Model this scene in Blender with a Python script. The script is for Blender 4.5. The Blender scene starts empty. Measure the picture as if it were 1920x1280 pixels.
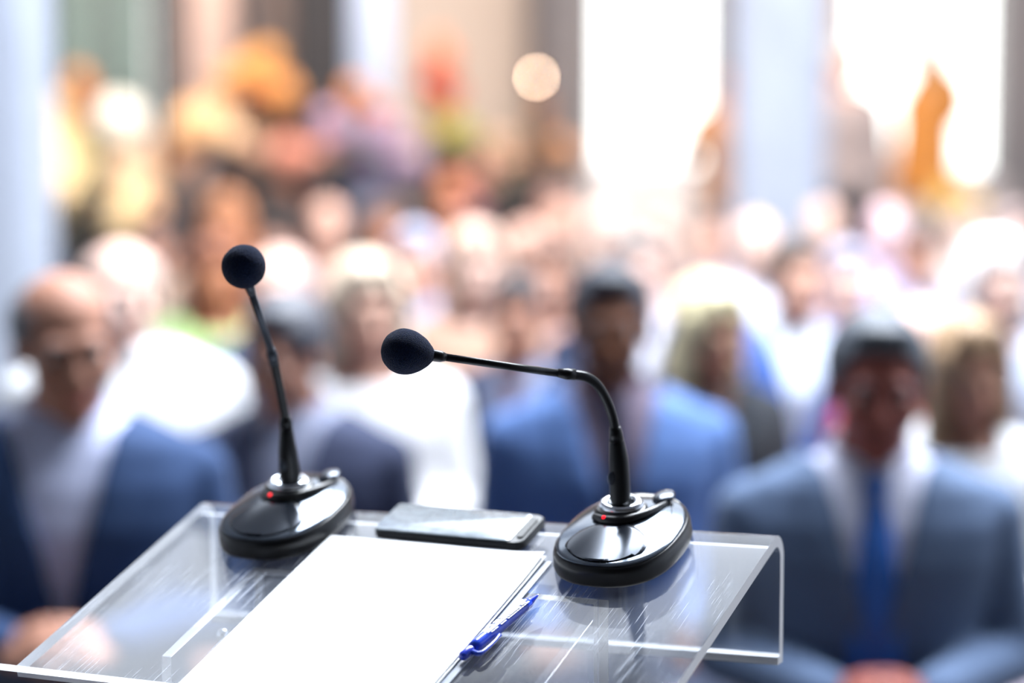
import bpy, bmesh, math, random
import numpy as np
from mathutils import Vector, Matrix, Euler
rnd = random.Random(7)
S = bpy.context.scene
COL = S.collection
R = math.radians

# ------------------------------------------------------------------ camera
FPX = 85.0 / 36.0 * 1920
CAMZ, HOR = 1.67, 183.0
PITCH = math.atan((640 - HOR) / FPX)
cam = bpy.data.cameras.new('camera')
cam.lens, cam.sensor_width, cam.clip_start, cam.clip_end = 85, 36, 0.05, 200
co = bpy.data.objects.new('camera', cam); COL.objects.link(co)
co.location = (0, 0, CAMZ); co.rotation_euler = (math.pi / 2 - PITCH, 0, 0)
cam.dof.use_dof = True
cam.dof.focus_distance = 2.03
cam.dof.aperture_fstop = 1.8
S.camera = co

# ------------------------------------------------------------------ world, light, exposure
EXPOSURE = 0.27
SKY_STRENGTH = 4.5
SKYLIGHT_FRONT_W = 1250.0
SKYLIGHT_REAR_W = 290.0
REAR_FILL_W = 300.0
w = bpy.data.worlds.new('sky'); S.world = w; w.use_nodes = True
nt = w.node_tree; bg = nt.nodes['Background']
tc = nt.nodes.new('ShaderNodeTexCoord'); sx = nt.nodes.new('ShaderNodeSeparateXYZ'); rp = nt.nodes.new('ShaderNodeValToRGB')
nt.links.new(tc.outputs['Generated'], sx.inputs[0]); nt.links.new(sx.outputs['Z'], rp.inputs[0]); nt.links.new(rp.outputs[0], bg.inputs[0])
rp.color_ramp.elements[0].color = (1, .99, .96, 1); rp.color_ramp.elements[1].color = (.80, .90, 1, 1)
bg.inputs[1].default_value = SKY_STRENGTH
for nm_, sx1, sy1, lx, ly, en in (('skylight_front', 4.6, 2.2, 1.5, 5.3, SKYLIGHT_FRONT_W), ('skylight_rear', 6.0, 5.2, .3, 9.3, SKYLIGHT_REAR_W)):
    ld = bpy.data.lights.new(nm_, 'AREA'); ld.shape = 'RECTANGLE'; ld.size, ld.size_y = sx1, sy1
    ld.energy = en; ld.color = (.86, .92, 1.0)
    lo = bpy.data.objects.new(nm_, ld); COL.objects.link(lo); lo.location = (lx, ly, 5.85)
ld = bpy.data.lights.new('warm_rear_fill', 'AREA'); ld.shape = 'RECTANGLE'; ld.size, ld.size_y = 8.0, .8   # added warm fill without a fixture, brightens the back of the hall
ld.energy = REAR_FILL_W; ld.color = (1.0, .85, .72)
lo = bpy.data.objects.new('warm_rear_fill', ld); COL.objects.link(lo); lo.location = (-.6, 10.2, 4.6); lo.rotation_euler = (R(38), 0, 0)
S.view_settings.view_transform = 'Standard'; S.view_settings.look = 'None'
S.view_settings.gamma = 1; S.view_settings.use_curve_mapping = False
S.view_settings.exposure = EXPOSURE
S.cycles.use_denoising = True
try: S.cycles.denoiser = 'OPENIMAGEDENOISE'
except Exception: pass
S.cycles.max_bounces = 14; S.cycles.transmission_bounces = 12; S.cycles.glossy_bounces = 5; S.cycles.diffuse_bounces = 3
S.cycles.transparent_max_bounces = 16
S.cycles.sample_clamp_indirect = 8; S.cycles.caustics_refractive = False; S.cycles.caustics_reflective = False

# ------------------------------------------------------------------ helpers
def srgb(c):
    if isinstance(c, str): c = [int(c[i:i+2], 16) / 255 for i in (0, 2, 4)]
    return tuple((x / 12.92 if x <= .04045 else ((x + .055) / 1.055) ** 2.4) for x in c) + (1,)
_M = {}
def mat(name, col, rough=.6, metal=0, var=.12, scale=40, bump=0.0, spec=.5, sheen=0, coat=0, sub=0):
    if name in _M: return _M[name]
    m = bpy.data.materials.new(name); m.use_nodes = True; _M[name] = m
    t = m.node_tree; p = t.nodes['Principled BSDF']
    c = srgb(col)
    tx = t.nodes.new('ShaderNodeTexCoord'); n = t.nodes.new('ShaderNodeTexNoise'); n.inputs['Scale'].default_value = scale; n.inputs['Detail'].default_value = 4
    t.links.new(tx.outputs['Object'], n.inputs['Vector'])
    r = t.nodes.new('ShaderNodeValToRGB'); r.color_ramp.elements[0].position = .3; r.color_ramp.elements[1].position = .7
    r.color_ramp.elements[0].color = tuple(x * (1 - var) for x in c[:3]) + (1,)
    r.color_ramp.elements[1].color = tuple(min(1, x * (1 + var)) for x in c[:3]) + (1,)
    t.links.new(n.outputs['Fac'], r.inputs[0]); t.links.new(r.outputs[0], p.inputs['Base Color'])
    p.inputs['Roughness'].default_value = rough; p.inputs['Metallic'].default_value = metal
    p.inputs['Specular IOR Level'].default_value = spec
    if sheen: p.inputs['Sheen Weight'].default_value = sheen; p.inputs['Sheen Roughness'].default_value = .4
    if coat: p.inputs['Coat Weight'].default_value = coat; p.inputs['Coat Roughness'].default_value = .05
    if sub: p.inputs['Subsurface Weight'].default_value = sub; p.inputs['Subsurface Scale'].default_value = .01
    if bump:
        b = t.nodes.new('ShaderNodeBump'); b.inputs['Strength'].default_value = bump; b.inputs['Distance'].default_value = .002
        t.links.new(n.outputs['Fac'], b.inputs['Height']); t.links.new(b.outputs[0], p.inputs['Normal'])
    return m
def emis(name, col, s):
    m = bpy.data.materials.new(name); m.use_nodes = True; p = m.node_tree.nodes['Principled BSDF']
    p.inputs['Base Color'].default_value = srgb(col); p.inputs['Emission Color'].default_value = srgb(col); p.inputs['Emission Strength'].default_value = s
    return m
def link(name, me, parent=None, loc=(0, 0, 0), m=None, objmat=False):
    o = bpy.data.objects.new(name, me); COL.objects.link(o); o.location = loc
    if parent is not None: o.parent = parent
    if m is not None:
        if objmat:
            if not me.materials: me.materials.append(None)
            o.material_slots[0].link = 'OBJECT'; o.material_slots[0].material = m
        else:
            me.materials.clear(); me.materials.append(m)
    return o
def empty(name, loc, label=None, cat=None, group=None, rz=0):
    o = bpy.data.objects.new(name, None); COL.objects.link(o); o.location = loc; o.rotation_euler = (0, 0, rz)
    o.empty_display_size = .05
    return tag(o, label, cat, group)
def tag(o, label=None, cat=None, group=None, kind=None):
    if label: o['label'] = label
    if cat: o['category'] = cat
    if group: o['group'] = group
    if kind: o['kind'] = kind
    return o
def mesh(name, V, Fc, smooth=True):
    me = bpy.data.meshes.new(name); me.from_pydata([tuple(map(float, v)) for v in V], [], [tuple(f) for f in Fc]); me.validate(); me.update()
    bm = bmesh.new(); bm.from_mesh(me); bmesh.ops.recalc_face_normals(bm, faces=bm.faces); bm.to_mesh(me); bm.free()
    if smooth:
        for p in me.polygons: p.use_smooth = True
    return me
def part(name, V, Fc, m, parent=None, smooth=True, base=None):
    """verts in world space; the parent's (unrotated) location is taken off"""
    o3 = np.array(base if base is not None else (parent_world(parent) if parent is not None else (0, 0, 0)))
    V = np.array(V, float) - o3
    if base is not None and parent is None:
        return link(name, mesh(name, V, Fc, smooth), None, tuple(o3), m)
    return link(name, mesh(name, V, Fc, smooth), parent, (0, 0, 0), m)
def parent_world(p):
    v = Vector((0, 0, 0))
    while p is not None: v = v + p.location; p = p.parent
    return v
def autosmooth(o, ang=35):
    me = o.data; bm = bmesh.new(); bm.from_mesh(me)
    for e in bm.edges:
        if len(e.link_faces) == 2 and e.calc_face_angle(0) > R(ang): e.smooth = False
    bm.to_mesh(me); bm.free(); return o
def bevel(o, wd, seg=2, ang=30):
    md = o.modifiers.new('bevel', 'BEVEL'); md.width = wd; md.segments = seg; md.limit_method = 'ANGLE'; md.angle_limit = R(ang); return o
def boxvf(x0, x1, y0, y1, z0, z1):
    V = [(x, y, z) for x in (x0, x1) for y in (y0, y1) for z in (z0, z1)]
    return V, [(0, 1, 3, 2), (4, 6, 7, 5), (0, 4, 5, 1), (2, 3, 7, 6), (0, 2, 6, 4), (1, 5, 7, 3)]
def box(name, x0, x1, y0, y1, z0, z1, m, parent=None, kind=None, bev=0, label=None):
    V, Fc = boxvf(x0, x1, y0, y1, z0, z1)
    b = ((x0 + x1) / 2, (y0 + y1) / 2, z0) if parent is None else None
    o = part(name, V, Fc, m, parent, False, b)
    if kind: o['kind'] = kind
    if label: o['label'] = label
    if bev: bevel(o, bev)
    return o
def merge(parts):
    V, Fc = [], []
    for v, f in parts:
        k = len(V); V += [tuple(x) for x in v]; Fc += [tuple(i + k for i in q) for q in f]
    return V, Fc
def rings(RR, cap=True):
    n = len(RR[0]); V = [tuple(p) for r in RR for p in r]; Fc = []
    for i in range(len(RR) - 1):
        for j in range(n):
            a, b = i * n + j, i * n + (j + 1) % n
            Fc.append((a, b, b + n, a + n))
    if cap:
        Fc.append(tuple(range(n - 1, -1, -1))); Fc.append(tuple((len(RR) - 1) * n + j for j in range(n)))
    return V, Fc
def ell(c, r, rot=None, n=14, k=9):
    RR = []
    c = Vector(c)
    for i in range(k):
        th = math.pi * (i + .35) / (k - .3)
        ring = []
        for j in range(n):
            p = Vector((r[0] * math.sin(th) * math.cos(2 * math.pi * j / n), r[1] * math.sin(th) * math.sin(2 * math.pi * j / n), r[2] * math.cos(th)))
            if rot is not None: p = rot @ p
            ring.append(tuple(c + p))
        RR.append(ring)
    return rings(RR)
def tubepts(P, rad, n=14, dense=0):
    P = [Vector(p) for p in P]
    if dense:
        Q, RQ = [], []
        for i in range(len(P) - 1):
            p0 = P[max(i - 1, 0)]; p1 = P[i]; p2 = P[i + 1]; p3 = P[min(i + 2, len(P) - 1)]
            for k in range(dense):
                t = k / dense
                Q.append(.5 * ((2 * p1) + (p2 - p0) * t + (2 * p0 - 5 * p1 + 4 * p2 - p3) * t * t + (3 * p1 - p0 - 3 * p2 + p3) * t ** 3))
                RQ.append(rad[i] * (1 - t) + rad[i + 1] * t)
        Q.append(P[-1]); RQ.append(rad[-1]); P, rad = Q, RQ
    RR = []; up = None
    for i, p in enumerate(P):
        d = (P[min(i + 1, len(P) - 1)] - P[max(i - 1, 0)])
        if d.length < 1e-9: d = Vector((0, 0, 1))
        d.normalize()
        if up is None: up = d.orthogonal().normalized()
        else:
            up = (up - d * up.dot(d)); up.normalize()
        s = d.cross(up)
        RR.append([tuple(p + (up * math.cos(2 * math.pi * j / n) + s * math.sin(2 * math.pi * j / n)) * rad[i]) for j in range(n)])
    return rings(RR)
def capsule(p, q, r1, r2, n=12):
    p, q = Vector(p), Vector(q); d = (q - p).normalized()
    P, rad = [], []
    for a in (-85, -60, -35, -10): P.append(p + d * r1 * math.sin(R(a))); rad.append(r1 * math.cos(R(a)))
    for a in (10, 35, 60, 85): P.append(q + d * r2 * math.sin(R(a))); rad.append(r2 * math.cos(R(a)))
    return tubepts(P, rad, n)

def ray(x, y):
    d = Vector((0, math.cos(PITCH), -math.sin(PITCH))) + Vector((1, 0, 0)) * ((x - 960) / FPX) + Vector((0, math.sin(PITCH), math.cos(PITCH))) * ((640 - y) / FPX)
    return d / d.y
def at(x, y, D): return Vector((0, 0, CAMZ)) + ray(x, y) * D

# ------------------------------------------------------------------ the hall
BW = 14.0                                     # distance of the back wall
def wx(px, D=BW): return (px - 960) / FPX * D
def wz(py, D=BW): return at(960, py, D).z
m_floor = mat('stone_floor', '55514f', .35, var=.1, scale=3)
m_plaster = mat('beige_plaster', 'b8a596', .9, var=.04, scale=4)
m_white = mat('white_plaster', 'cfd4dc', .9, var=.05, scale=5)
m_column = mat('pale_blue_stone', '9ba1af', .85, var=.08, scale=6, bump=.3)
m_dark = mat('dark_timber', '4a4140', .6, var=.2, scale=6)
m_black = mat('black_timber', '2c2727', .6, var=.2, scale=6)
m_grey = mat('grey_steel', '6d6665', .5, var=.1, scale=6)
m_curt = mat('pink_curtain_cloth', 'e3c4b4', .95, var=.06, scale=8)
m_taupe = mat('taupe_panel_cloth', '9b857a', .95, var=.06, scale=8)
box('floor', -6, 7, -4, 15, -.15, 0, m_floor, kind='structure')
for nm, a in (('wall_left', (-6.15, -6, -4, 15)), ('wall_right', (7, 7.15, -4, 15))):
    box(nm, *a, -.15, 6.2, m_white, kind='structure')
box('wall_rear', -6.15, 7.15, -4.15, -4, -.15, 6.2, mat('rear_wall_panelling', '3a3634', .8), kind='structure')
# ceiling round the skylight
cz = 6.0
V1 = merge([boxvf(-6.15, -2.7, -4.15, 15, cz, cz + .2), boxvf(4.3, 7.15, -4.15, 15, cz, cz + .2),
            boxvf(-2.7, 4.3, -4.15, 1.5, cz, cz + .2), boxvf(-2.7, 4.3, 12.1, 15, cz, cz + .2)])
o = part('ceiling', V1[0], V1[1], m_white, smooth=False); o['kind'] = 'structure'
sk = empty('window_4', (.3, 7.6, cz + .05)); sk['kind'] = 'structure'
for i in range(8):
    x = -2.7 + i; box('glazing_bar', x - .03, x + .03, 1.5, 12.1, cz, cz + .12, m_white, sk)
for i in range(5):
    y = 1.5 + 2.65 * i; box('glazing_bar', -2.7, 4.3, y - .03, y + .03, cz + .02, cz + .1, m_white, sk)

m_skyblock = bpy.data.materials.new('opaque_sky_blocker'); m_skyblock.use_nodes = True  # opaque unseen panes, added to shut sky light out of the roof opening
_p = m_skyblock.node_tree.nodes['Principled BSDF']; _p.inputs['Base Color'].default_value = (.72, .76, .8, 1); _p.inputs['Roughness'].default_value = .6
for i in range(7):
    for j in range(4):
        x, y = -2.7 + i, 1.5 + 2.65 * j; box('pane', x + .03, x + .97, y + .03, y + 2.62, cz + .04, cz + .06, m_skyblock, sk)
# back wall with its window openings
wins = [(95, 292, -700, 470), (655, 737, -700, 420), (1116, 1328, -700, 312), (1588, 1858, -700, 318)]
segs = []; last = -6.15
for a, b, yt, yb in wins:
    segs.append(boxvf(last, wx(a), BW, BW + .25, -.15, 6.2))
    segs.append(boxvf(wx(a), wx(b), BW, BW + .25, -.15, wz(yb)))
    segs.append(boxvf(wx(a), wx(b), BW, BW + .25, wz(yt), 6.2)); last = wx(b)
segs.append(boxvf(last, 7.15, BW, BW + .25, -.15, 6.2))
V1 = merge(segs); o = part('wall_back', V1[0], V1[1], m_plaster, smooth=False); o['kind'] = 'structure'
def glass_thin():
    m = bpy.data.materials.new('window_glass'); m.use_nodes = True; t = m.node_tree; t.nodes.clear()
    o = t.nodes.new('ShaderNodeOutputMaterial'); mx = t.nodes.new('ShaderNodeMixShader'); tr = t.nodes.new('ShaderNodeBsdfTransparent'); g = t.nodes.new('ShaderNodeBsdfGlossy')
    tr.inputs[0].default_value = (.95, .97, .97, 1); g.inputs[1].default_value = .02; mx.inputs[0].default_value = .06
    t.links.new(tr.outputs[0], mx.inputs[1]); t.links.new(g.outputs[0], mx.inputs[2]); t.links.new(mx.outputs[0], o.inputs[0]); return m
m_wg = glass_thin()
for i, (a, b, yt, yb) in enumerate(wins):
    zb, zt = wz(yb), wz(yt); xa, xb = wx(a), wx(b)
    e = empty('window_%d' % i, ((xa + xb) / 2, BW, zb)); e['kind'] = 'structure'
    box('pane', xa, xb, BW + .12, BW + .13, zb, zt, m_wg, e)
    box('sill', xa - .05, xb + .05, BW - .10, BW + .2, zb - .05, zb, m_white, e, bev=.006)
    for q in (xa, xb): box('frame', q - .02, q + .02, BW + .06, BW + .16, zb, zt, m_white if i != 3 else m_grey, e)
# blind of sheer pale green cloth in the left window
def sheer():
    m = bpy.data.materials.new('sheer_cloth'); m.use_nodes = True; t = m.node_tree; t.nodes.clear()
    o = t.nodes.new('ShaderNodeOutputMaterial'); mx = t.nodes.new('ShaderNodeMixShader'); a = t.nodes.new('ShaderNodeBsdfTranslucent'); d = t.nodes.new('ShaderNodeBsdfDiffuse')
    n = t.nodes.new('ShaderNodeTexNoise'); n.inputs['Scale'].default_value = 2.5; r = t.nodes.new('ShaderNodeValToRGB')
    r.color_ramp.elements[0].position = .35; r.color_ramp.elements[1].position = .62
    r.color_ramp.elements[0].color = (.22, .255, .23, 1); r.color_ramp.elements[1].color = (.46, .54, .50, 1)
    t.links.new(n.outputs[0], r.inputs[0]); t.links.new(r.outputs[0], a.inputs[0]); d.inputs[0].default_value = (.4, .43, .4, 1)
    mx.inputs[0].default_value = .35; t.links.new(a.outputs[0], mx.inputs[1]); t.links.new(d.outputs[0], mx.inputs[2]); t.links.new(mx.outputs[0], o.inputs[0]); return m
def folds(name, x0, x1, z0, z1, y, m, amp=.03, per=.12):
    n = max(8, int((x1 - x0) / per * 8)); V, Fc = [], []
    for i in range(n + 1):
        x = x0 + (x1 - x0) * i / n; yy = y + amp * math.sin(x / per * 2 * math.pi)
        for z, t in ((z0, 0), (z1, 0), (z1, .004), (z0, .004)): V.append((x, yy + t, z))
    for i in range(n):
        for k in range(4): Fc.append((i * 4 + k, i * 4 + (k + 1) % 4, i * 4 + 4 + (k + 1) % 4, i * 4 + 4 + k))
    Fc += [(0, 3, 2, 1), (n * 4, n * 4 + 1, n * 4 + 2, n * 4 + 3)]
    return part(name, V, Fc, m, None, True, ((x0 + x1) / 2, y, z0))
m_sheer = sheer()
tag(folds('sheer_curtain', wx(98), wx(290), .3, 4.0, BW - .08, m_sheer, .012), 'sheer pale green curtain over the window at far left', 'curtain')
tag(folds('sheer_curtain', wx(655), wx(737), .3, 4.0, BW - .08, mat('pale_blue_curtain_cloth', 'd5def2', .9, var=.05), .01), 'narrow pale blue white curtain strip left of the beige wall', 'curtain')
tag(folds('curtain', wx(350), wx(455), .02, 4.2, BW - .12, m_curt), 'pale pink curtain hanging between two dark brown pillars', 'curtain')
tag(folds('curtain', wx(490), wx(548), .02, 4.2, BW - .12, m_taupe), 'taupe curtain panel beside the black pillar', 'curtain')
def pillar(k, a, b, m, y=BW - .3, y1=BW, top=6.0):
    o = box('trim_%d' % k, wx(a, y), wx(b, y), y, y1, 0, top, m, kind='structure', bev=.01); return o
pillar(1, 75, 96, m_dark); pillar(2, 298, 350, m_grey and m_dark); pillar(3, 455, 491, m_dark); pillar(4, 548, 654, m_black)
pillar(5, 990, 1022, m_dark); pillar(6, 1022, 1112, m_grey); pillar(7, 1864, 2000, m_grey); pillar(8, 1332, 1376, m_grey)
# free-standing stone columns
def column(name, px0, px1, D, dep):
    x0, x1 = wx(px0, D), wx(px1, D); n = 28; cx, r = (x0 + x1) / 2, (x1 - x0) / 2; RR = []
    for z, s in ((0, 1.18), (.18, 1.18), (.2, 1.08), (.28, 1.0), (3, 1.0), (5.7, 1.0), (5.78, 1.1), (5.99, 1.18)):
        rr = []
        for j in range(n):
            t = 2 * math.pi * j / n; c, s_ = math.cos(t), math.sin(t)
            rr.append((cx + r * s * math.copysign(abs(c) ** .45, c), D + r + r * s * math.copysign(abs(s_) ** .45, s_), z))
        RR.append(rr)
    V, Fc = rings(RR); o = part(name, V, Fc, m_column, None, True, (cx, D + r, 0)); autosmooth(o, 50); o['kind'] = 'structure'; return o
column('trim_9', 1374, 1556, 10.6, .45); column('trim_10', -150, 74, 7.3, .45)
# low pale parapet below the right-hand windows
box('trim_11', wx(1098, 13.4), wx(1350, 13.4), 13.4, 13.6, 0, wz(328, 13.4), mat('pinkish_wall', 'e6dad4', .9, var=.03), kind='structure')
box('trim_12', wx(1560, 13.4), wx(1880, 13.4), 13.4, 13.6, 0, wz(334, 13.4), mat('greige_wall', 'b5aaa6', .9, var=.03), kind='structure')
box('trim_13', wx(60, 12.2), wx(1090, 12.2), 11.8, 13.2, 0, .25, m_dark, kind='structure')       # low stage behind the seats
box('trim_14', wx(1330, 12.2), wx(1640, 12.2), 11.7, 13.2, 0, .27, m_dark, kind='structure')

# ------------------------------------------------------------------ lectern of clear acrylic
YAW, SLP = R(24), R(17)
P0 = at(1000, 1050, 2.1)
U = Vector((math.cos(YAW), -math.sin(YAW), 0)); Hh = Vector((-math.sin(YAW), -math.cos(YAW), 0))
Bv = Hh * math.cos(SLP) + Vector((0, 0, -math.sin(SLP))); Nv = U.cross(Bv) * -1
if Nv.z < 0: Nv = -Nv
def L(a, b, c=0): return P0 + U * a + Bv * b + Nv * c
LF = Matrix((U, Bv, Nv)).transposed()
def acrylic(name, scratch=False, haze=.03):
    m = bpy.data.materials.new(name); m.use_nodes = True; t = m.node_tree; t.nodes.clear()
    o = t.nodes.new('ShaderNodeOutputMaterial')
    # thick clear sheet: straight-through transmission plus Schlick reflection at each face
    tr = t.nodes.new('ShaderNodeBsdfTransparent'); tr.inputs[0].default_value = (.955, .968, .985, 1)
    gl = t.nodes.new('ShaderNodeBsdfGlossy'); gl.inputs['Roughness'].default_value = .03
    lw = t.nodes.new('ShaderNodeLayerWeight'); lw.inputs[0].default_value = .5
    pw = t.nodes.new('ShaderNodeMath'); pw.operation = 'POWER'; pw.inputs[1].default_value = 5; t.links.new(lw.outputs['Facing'], pw.inputs[0])
    sh = t.nodes.new('ShaderNodeMath'); sh.operation = 'MULTIPLY_ADD'; sh.inputs[1].default_value = .96; sh.inputs[2].default_value = .04; t.links.new(pw.outputs[0], sh.inputs[0])
    p = t.nodes.new('ShaderNodeMixShader'); t.links.new(sh.outputs[0], p.inputs[0]); t.links.new(tr.outputs[0], p.inputs[1]); t.links.new(gl.outputs[0], p.inputs[2])
    d = t.nodes.new('ShaderNodeBsdfDiffuse'); d.inputs[0].default_value = (.75, .8, .9, 1)
    mx = t.nodes.new('ShaderNodeMixShader'); t.links.new(p.outputs[0], mx.inputs[1]); t.links.new(d.outputs[0], mx.inputs[2]); t.links.new(mx.outputs[0], o.inputs[0])
    if not scratch: mx.inputs[0].default_value = haze; return m
    uv = t.nodes.new('ShaderNodeUVMap'); uv.uv_map = 'plan'
    def sc(rot, sx_, sy_, lo_, hi_, amp, seed):
        mp = t.nodes.new('ShaderNodeMapping'); mp.inputs['Rotation'].default_value = (0, 0, rot); mp.inputs['Scale'].default_value = (sx_, sy_, 1); mp.inputs['Location'].default_value = (seed, seed * .7, 0)
        n = t.nodes.new('ShaderNodeTexNoise'); n.inputs['Detail'].default_value = 2; n.inputs['Scale'].default_value = 1
        r = t.nodes.new('ShaderNodeMapRange'); r.inputs['From Min'].default_value = lo_; r.inputs['From Max'].default_value = hi_; r.inputs['To Max'].default_value = amp
        t.links.new(uv.outputs[0], mp.inputs[0]); t.links.new(mp.outputs[0], n.inputs['Vector']); t.links.new(n.outputs[0], r.inputs['Value']); return r.outputs[0]
    def mth(op, a, b):
        q = t.nodes.new('ShaderNodeMath'); q.operation = op; q.use_clamp = True
        for i, v in enumerate((a, b)):
            if isinstance(v, (int, float)): q.inputs[i].default_value = v
            else: t.links.new(v, q.inputs[i])
        return q.outputs[0]
    fine = sc(R(8), 900, 14, .60, .70, .5, 3.1)
    long_ = sc(R(-4), 320, 5, .62, .70, .4, 9.4)
    patch = sc(0, 9, 9, .47, .58, 1.0, 5.5)
    s = mth('MULTIPLY', fine, patch); s = mth('ADD', s, mth('MULTIPLY', long_, patch)); s = mth('ADD', s, haze)
    t.links.new(s, mx.inputs[0]); return m
m_acr = acrylic('clear_acrylic'); m_top = acrylic('scratched_clear_acrylic', True, .035)
def edge_mat():  # near-white base colour paints in the light piped to the sheet edges
    m = bpy.data.materials.new('piped_light_edge'); m.use_nodes = True; t = m.node_tree; p = t.nodes['Principled BSDF']
    p.inputs['Base Color'].default_value = (.93, .95, .99, 1); p.inputs['Roughness'].default_value = .25; p.inputs['Transmission Weight'].default_value = .15; p.inputs['IOR'].default_value = 1.49
    return m
m_edge = edge_mat()
lec = empty('lectern', (L(-.09, .12).x, L(-.09, .12).y, 0), 'clear acrylic lectern with sloping scratched top under two microphones', 'lectern')
# top: profile swept across the width; bends down at the rear
TH = .010
A0, A1, BB, BF = -.372, .198, -.088, .262
prof = [(BF, 0), (BF - .1, 0), (BF - .2, 0), (0, 0), (BB + .03, 0)]
rb = .022
down = Vector((0, 0, -1))
cen = L(0, BB + .022, -rb) - P0
pts_out, pts_in = [], []
for b, c in prof[:4] + [(BB + .022, 0)]:
    pts_out.append(L(0, b, 0) - P0); pts_in.append(L(0, b, -TH) - P0)
back = -Hh
for k in range(1, 9):
    ang = k / 8 * (math.pi / 2 + SLP)
    dirv = Nv * math.cos(ang) + (-Bv) * math.sin(ang)
    pts_out.append(cen + dirv * rb); pts_in.append(cen + dirv * (rb - TH))
DROP = .088
pts_out.append(pts_out[-1] + down * DROP); pts_in.append(pts_in[-1] + down * DROP)
n = len(pts_out); V = []; Fc = []; NA = 12
def skew(a):                                  # the rear edge of the sheet is not quite square to its sides
    return -Bv * (.022 * (a - A0) / (A1 - A0))
for i in range(NA + 1):
    a = A0 + (A1 - A0) * i / NA
    loop = pts_out + pts_in[::-1]
    for k, q in enumerate(loop):
        kk = k if k < n else 2 * n - 1 - k
        sk_ = skew(a) * (1 if kk > 3 else 0)
        V.append(P0 + q + U * a + sk_ + Bv * .012 * (1 if kk > 3 else 0))
Lp = 2 * n
for i in range(NA):
    for k in range(Lp): Fc.append((i * Lp + k, i * Lp + (k + 1) % Lp, (i + 1) * Lp + (k + 1) % Lp, (i + 1) * Lp + k))
for i in (0, NA):                             # end faces as strips
    for k in range(n - 1): Fc.append((i * Lp + k, i * Lp + k + 1, i * Lp + Lp - 2 - k, i * Lp + Lp - 1 - k))
top = part('sloping_top', V, Fc, m_top, lec); autosmooth(top, 40)
uvl = top.data.uv_layers.new(name='plan'); pw = Vector(parent_world(lec))
for lp in top.data.loops:
    v = top.data.vertices[lp.vertex_index].co + pw - P0; uvl.data[lp.index].uv = (v.dot(U), v.dot(Bv))
top.data.materials.append(m_edge)
for p in top.data.polygons:
    c = p.center + pw - P0; 
    if abs(p.normal.dot(U)) > .9: p.material_index = 1
    if p.normal.dot(Bv) > .9 and c.dot(Bv) > .2: p.material_index = 1
    if p.normal.z < -.98: p.material_index = 1
def slab(name, a0, a1, b0, b1, zbot, m, par, em=m_edge, topoff=TH, bright_top=True):
    """upright plate below the sheet: spans a0..a1, b0..b1, from the sheet down to height zbot"""
    V = []
    for a in (a0, a1):
        for b in (b0, b1):
            q = L(a, b, -topoff); V.append(q); V.append(Vector((q.x, q.y, zbot)))
    Fc = [(0, 2, 3, 1), (4, 5, 7, 6), (0, 1, 5, 4), (2, 6, 7, 3), (0, 4, 6, 2), (1, 3, 7, 5)]
    o = part(name, V, Fc, m, par, False)
    o.data.materials.append(em)
    wide = (a1 - a0) > (abs(b1 - b0))
    for p in o.data.polygons:
        if wide and abs(p.normal.dot(U)) > .8 or (not wide and abs(p.normal.dot(Hh)) > .8) or (abs(p.normal.z) > .8 and bright_top): p.material_index = 1
    bevel(o, .0012, 2); return o
slab('side_plate', -.263, -.253, .040, .205, .03, m_acr, lec)
slab('side_plate', .076, .086, .040, .205, .03, m_acr, lec, bright_top=False)
slab('rear_plate', -.253, .076, .040, .050, .03, m_acr, lec)
# front lip along the reader's edge, a little wider than the top
q0 = []
V = []
for a in (A0 - .05, A1 + .03):
    for b in (BF, BF + .010):
        q = L(a, b, .001); V.append(q); V.append(Vector((q.x, q.y, q.z - .05)))
lip = part('front_lip', V, [(0, 2, 3, 1), (4, 5, 7, 6), (0, 1, 5, 4), (2, 6, 7, 3), (0, 4, 6, 2), (1, 3, 7, 5)], m_acr, lec, False)
lip.data.materials.append(m_edge)
for p in lip.data.polygons:
    if p.normal.z > .8: p.material_index = 1
fl = []
for a in (A0, A1):
    for z in (0, -.007):
        q = P0 + pts_in[-1] + U * a + Bv * .012 + skew(a)
        fl += [Vector((q.x, q.y, q.z + z)) - Hh * .0095, Vector((q.x, q.y, q.z + z)) + Hh * .004]
part('rear_flange', fl, [(0, 1, 5, 4), (2, 6, 7, 3), (0, 4, 6, 2), (1, 3, 7, 5), (0, 2, 3, 1), (4, 5, 7, 6)], m_edge, lec, False)
# fixing screw through the left side plate
sc_ = L(-.2525, .125, -.032); V, Fc = tubepts([sc_ - U * .002, sc_ + U * .004, sc_ + U * .0055], [.0055, .0055, .003], 16)
part('screw_cap', V, Fc, mat('polished_steel', 'e6ebf2', .15, 1, var=.02), lec)
# foot plate on the floor
cx_, cy_ = lec.location.x, lec.location.y
V = []
for z in (0, .03):
    for a, b in ((-.25, -.2), (.25, -.2), (.25, .22), (-.25, .22)):
        q = Vector((cx_, cy_, z)) + U * a + Hh * b; V.append(q)
o = part('foot_plate', V, [(0, 3, 2, 1), (4, 5, 6, 7), (0, 1, 5, 4), (1, 2, 6, 5), (2, 3, 7, 6), (3, 0, 4, 7)], m_edge, lec, False); bevel(o, .004)

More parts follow.
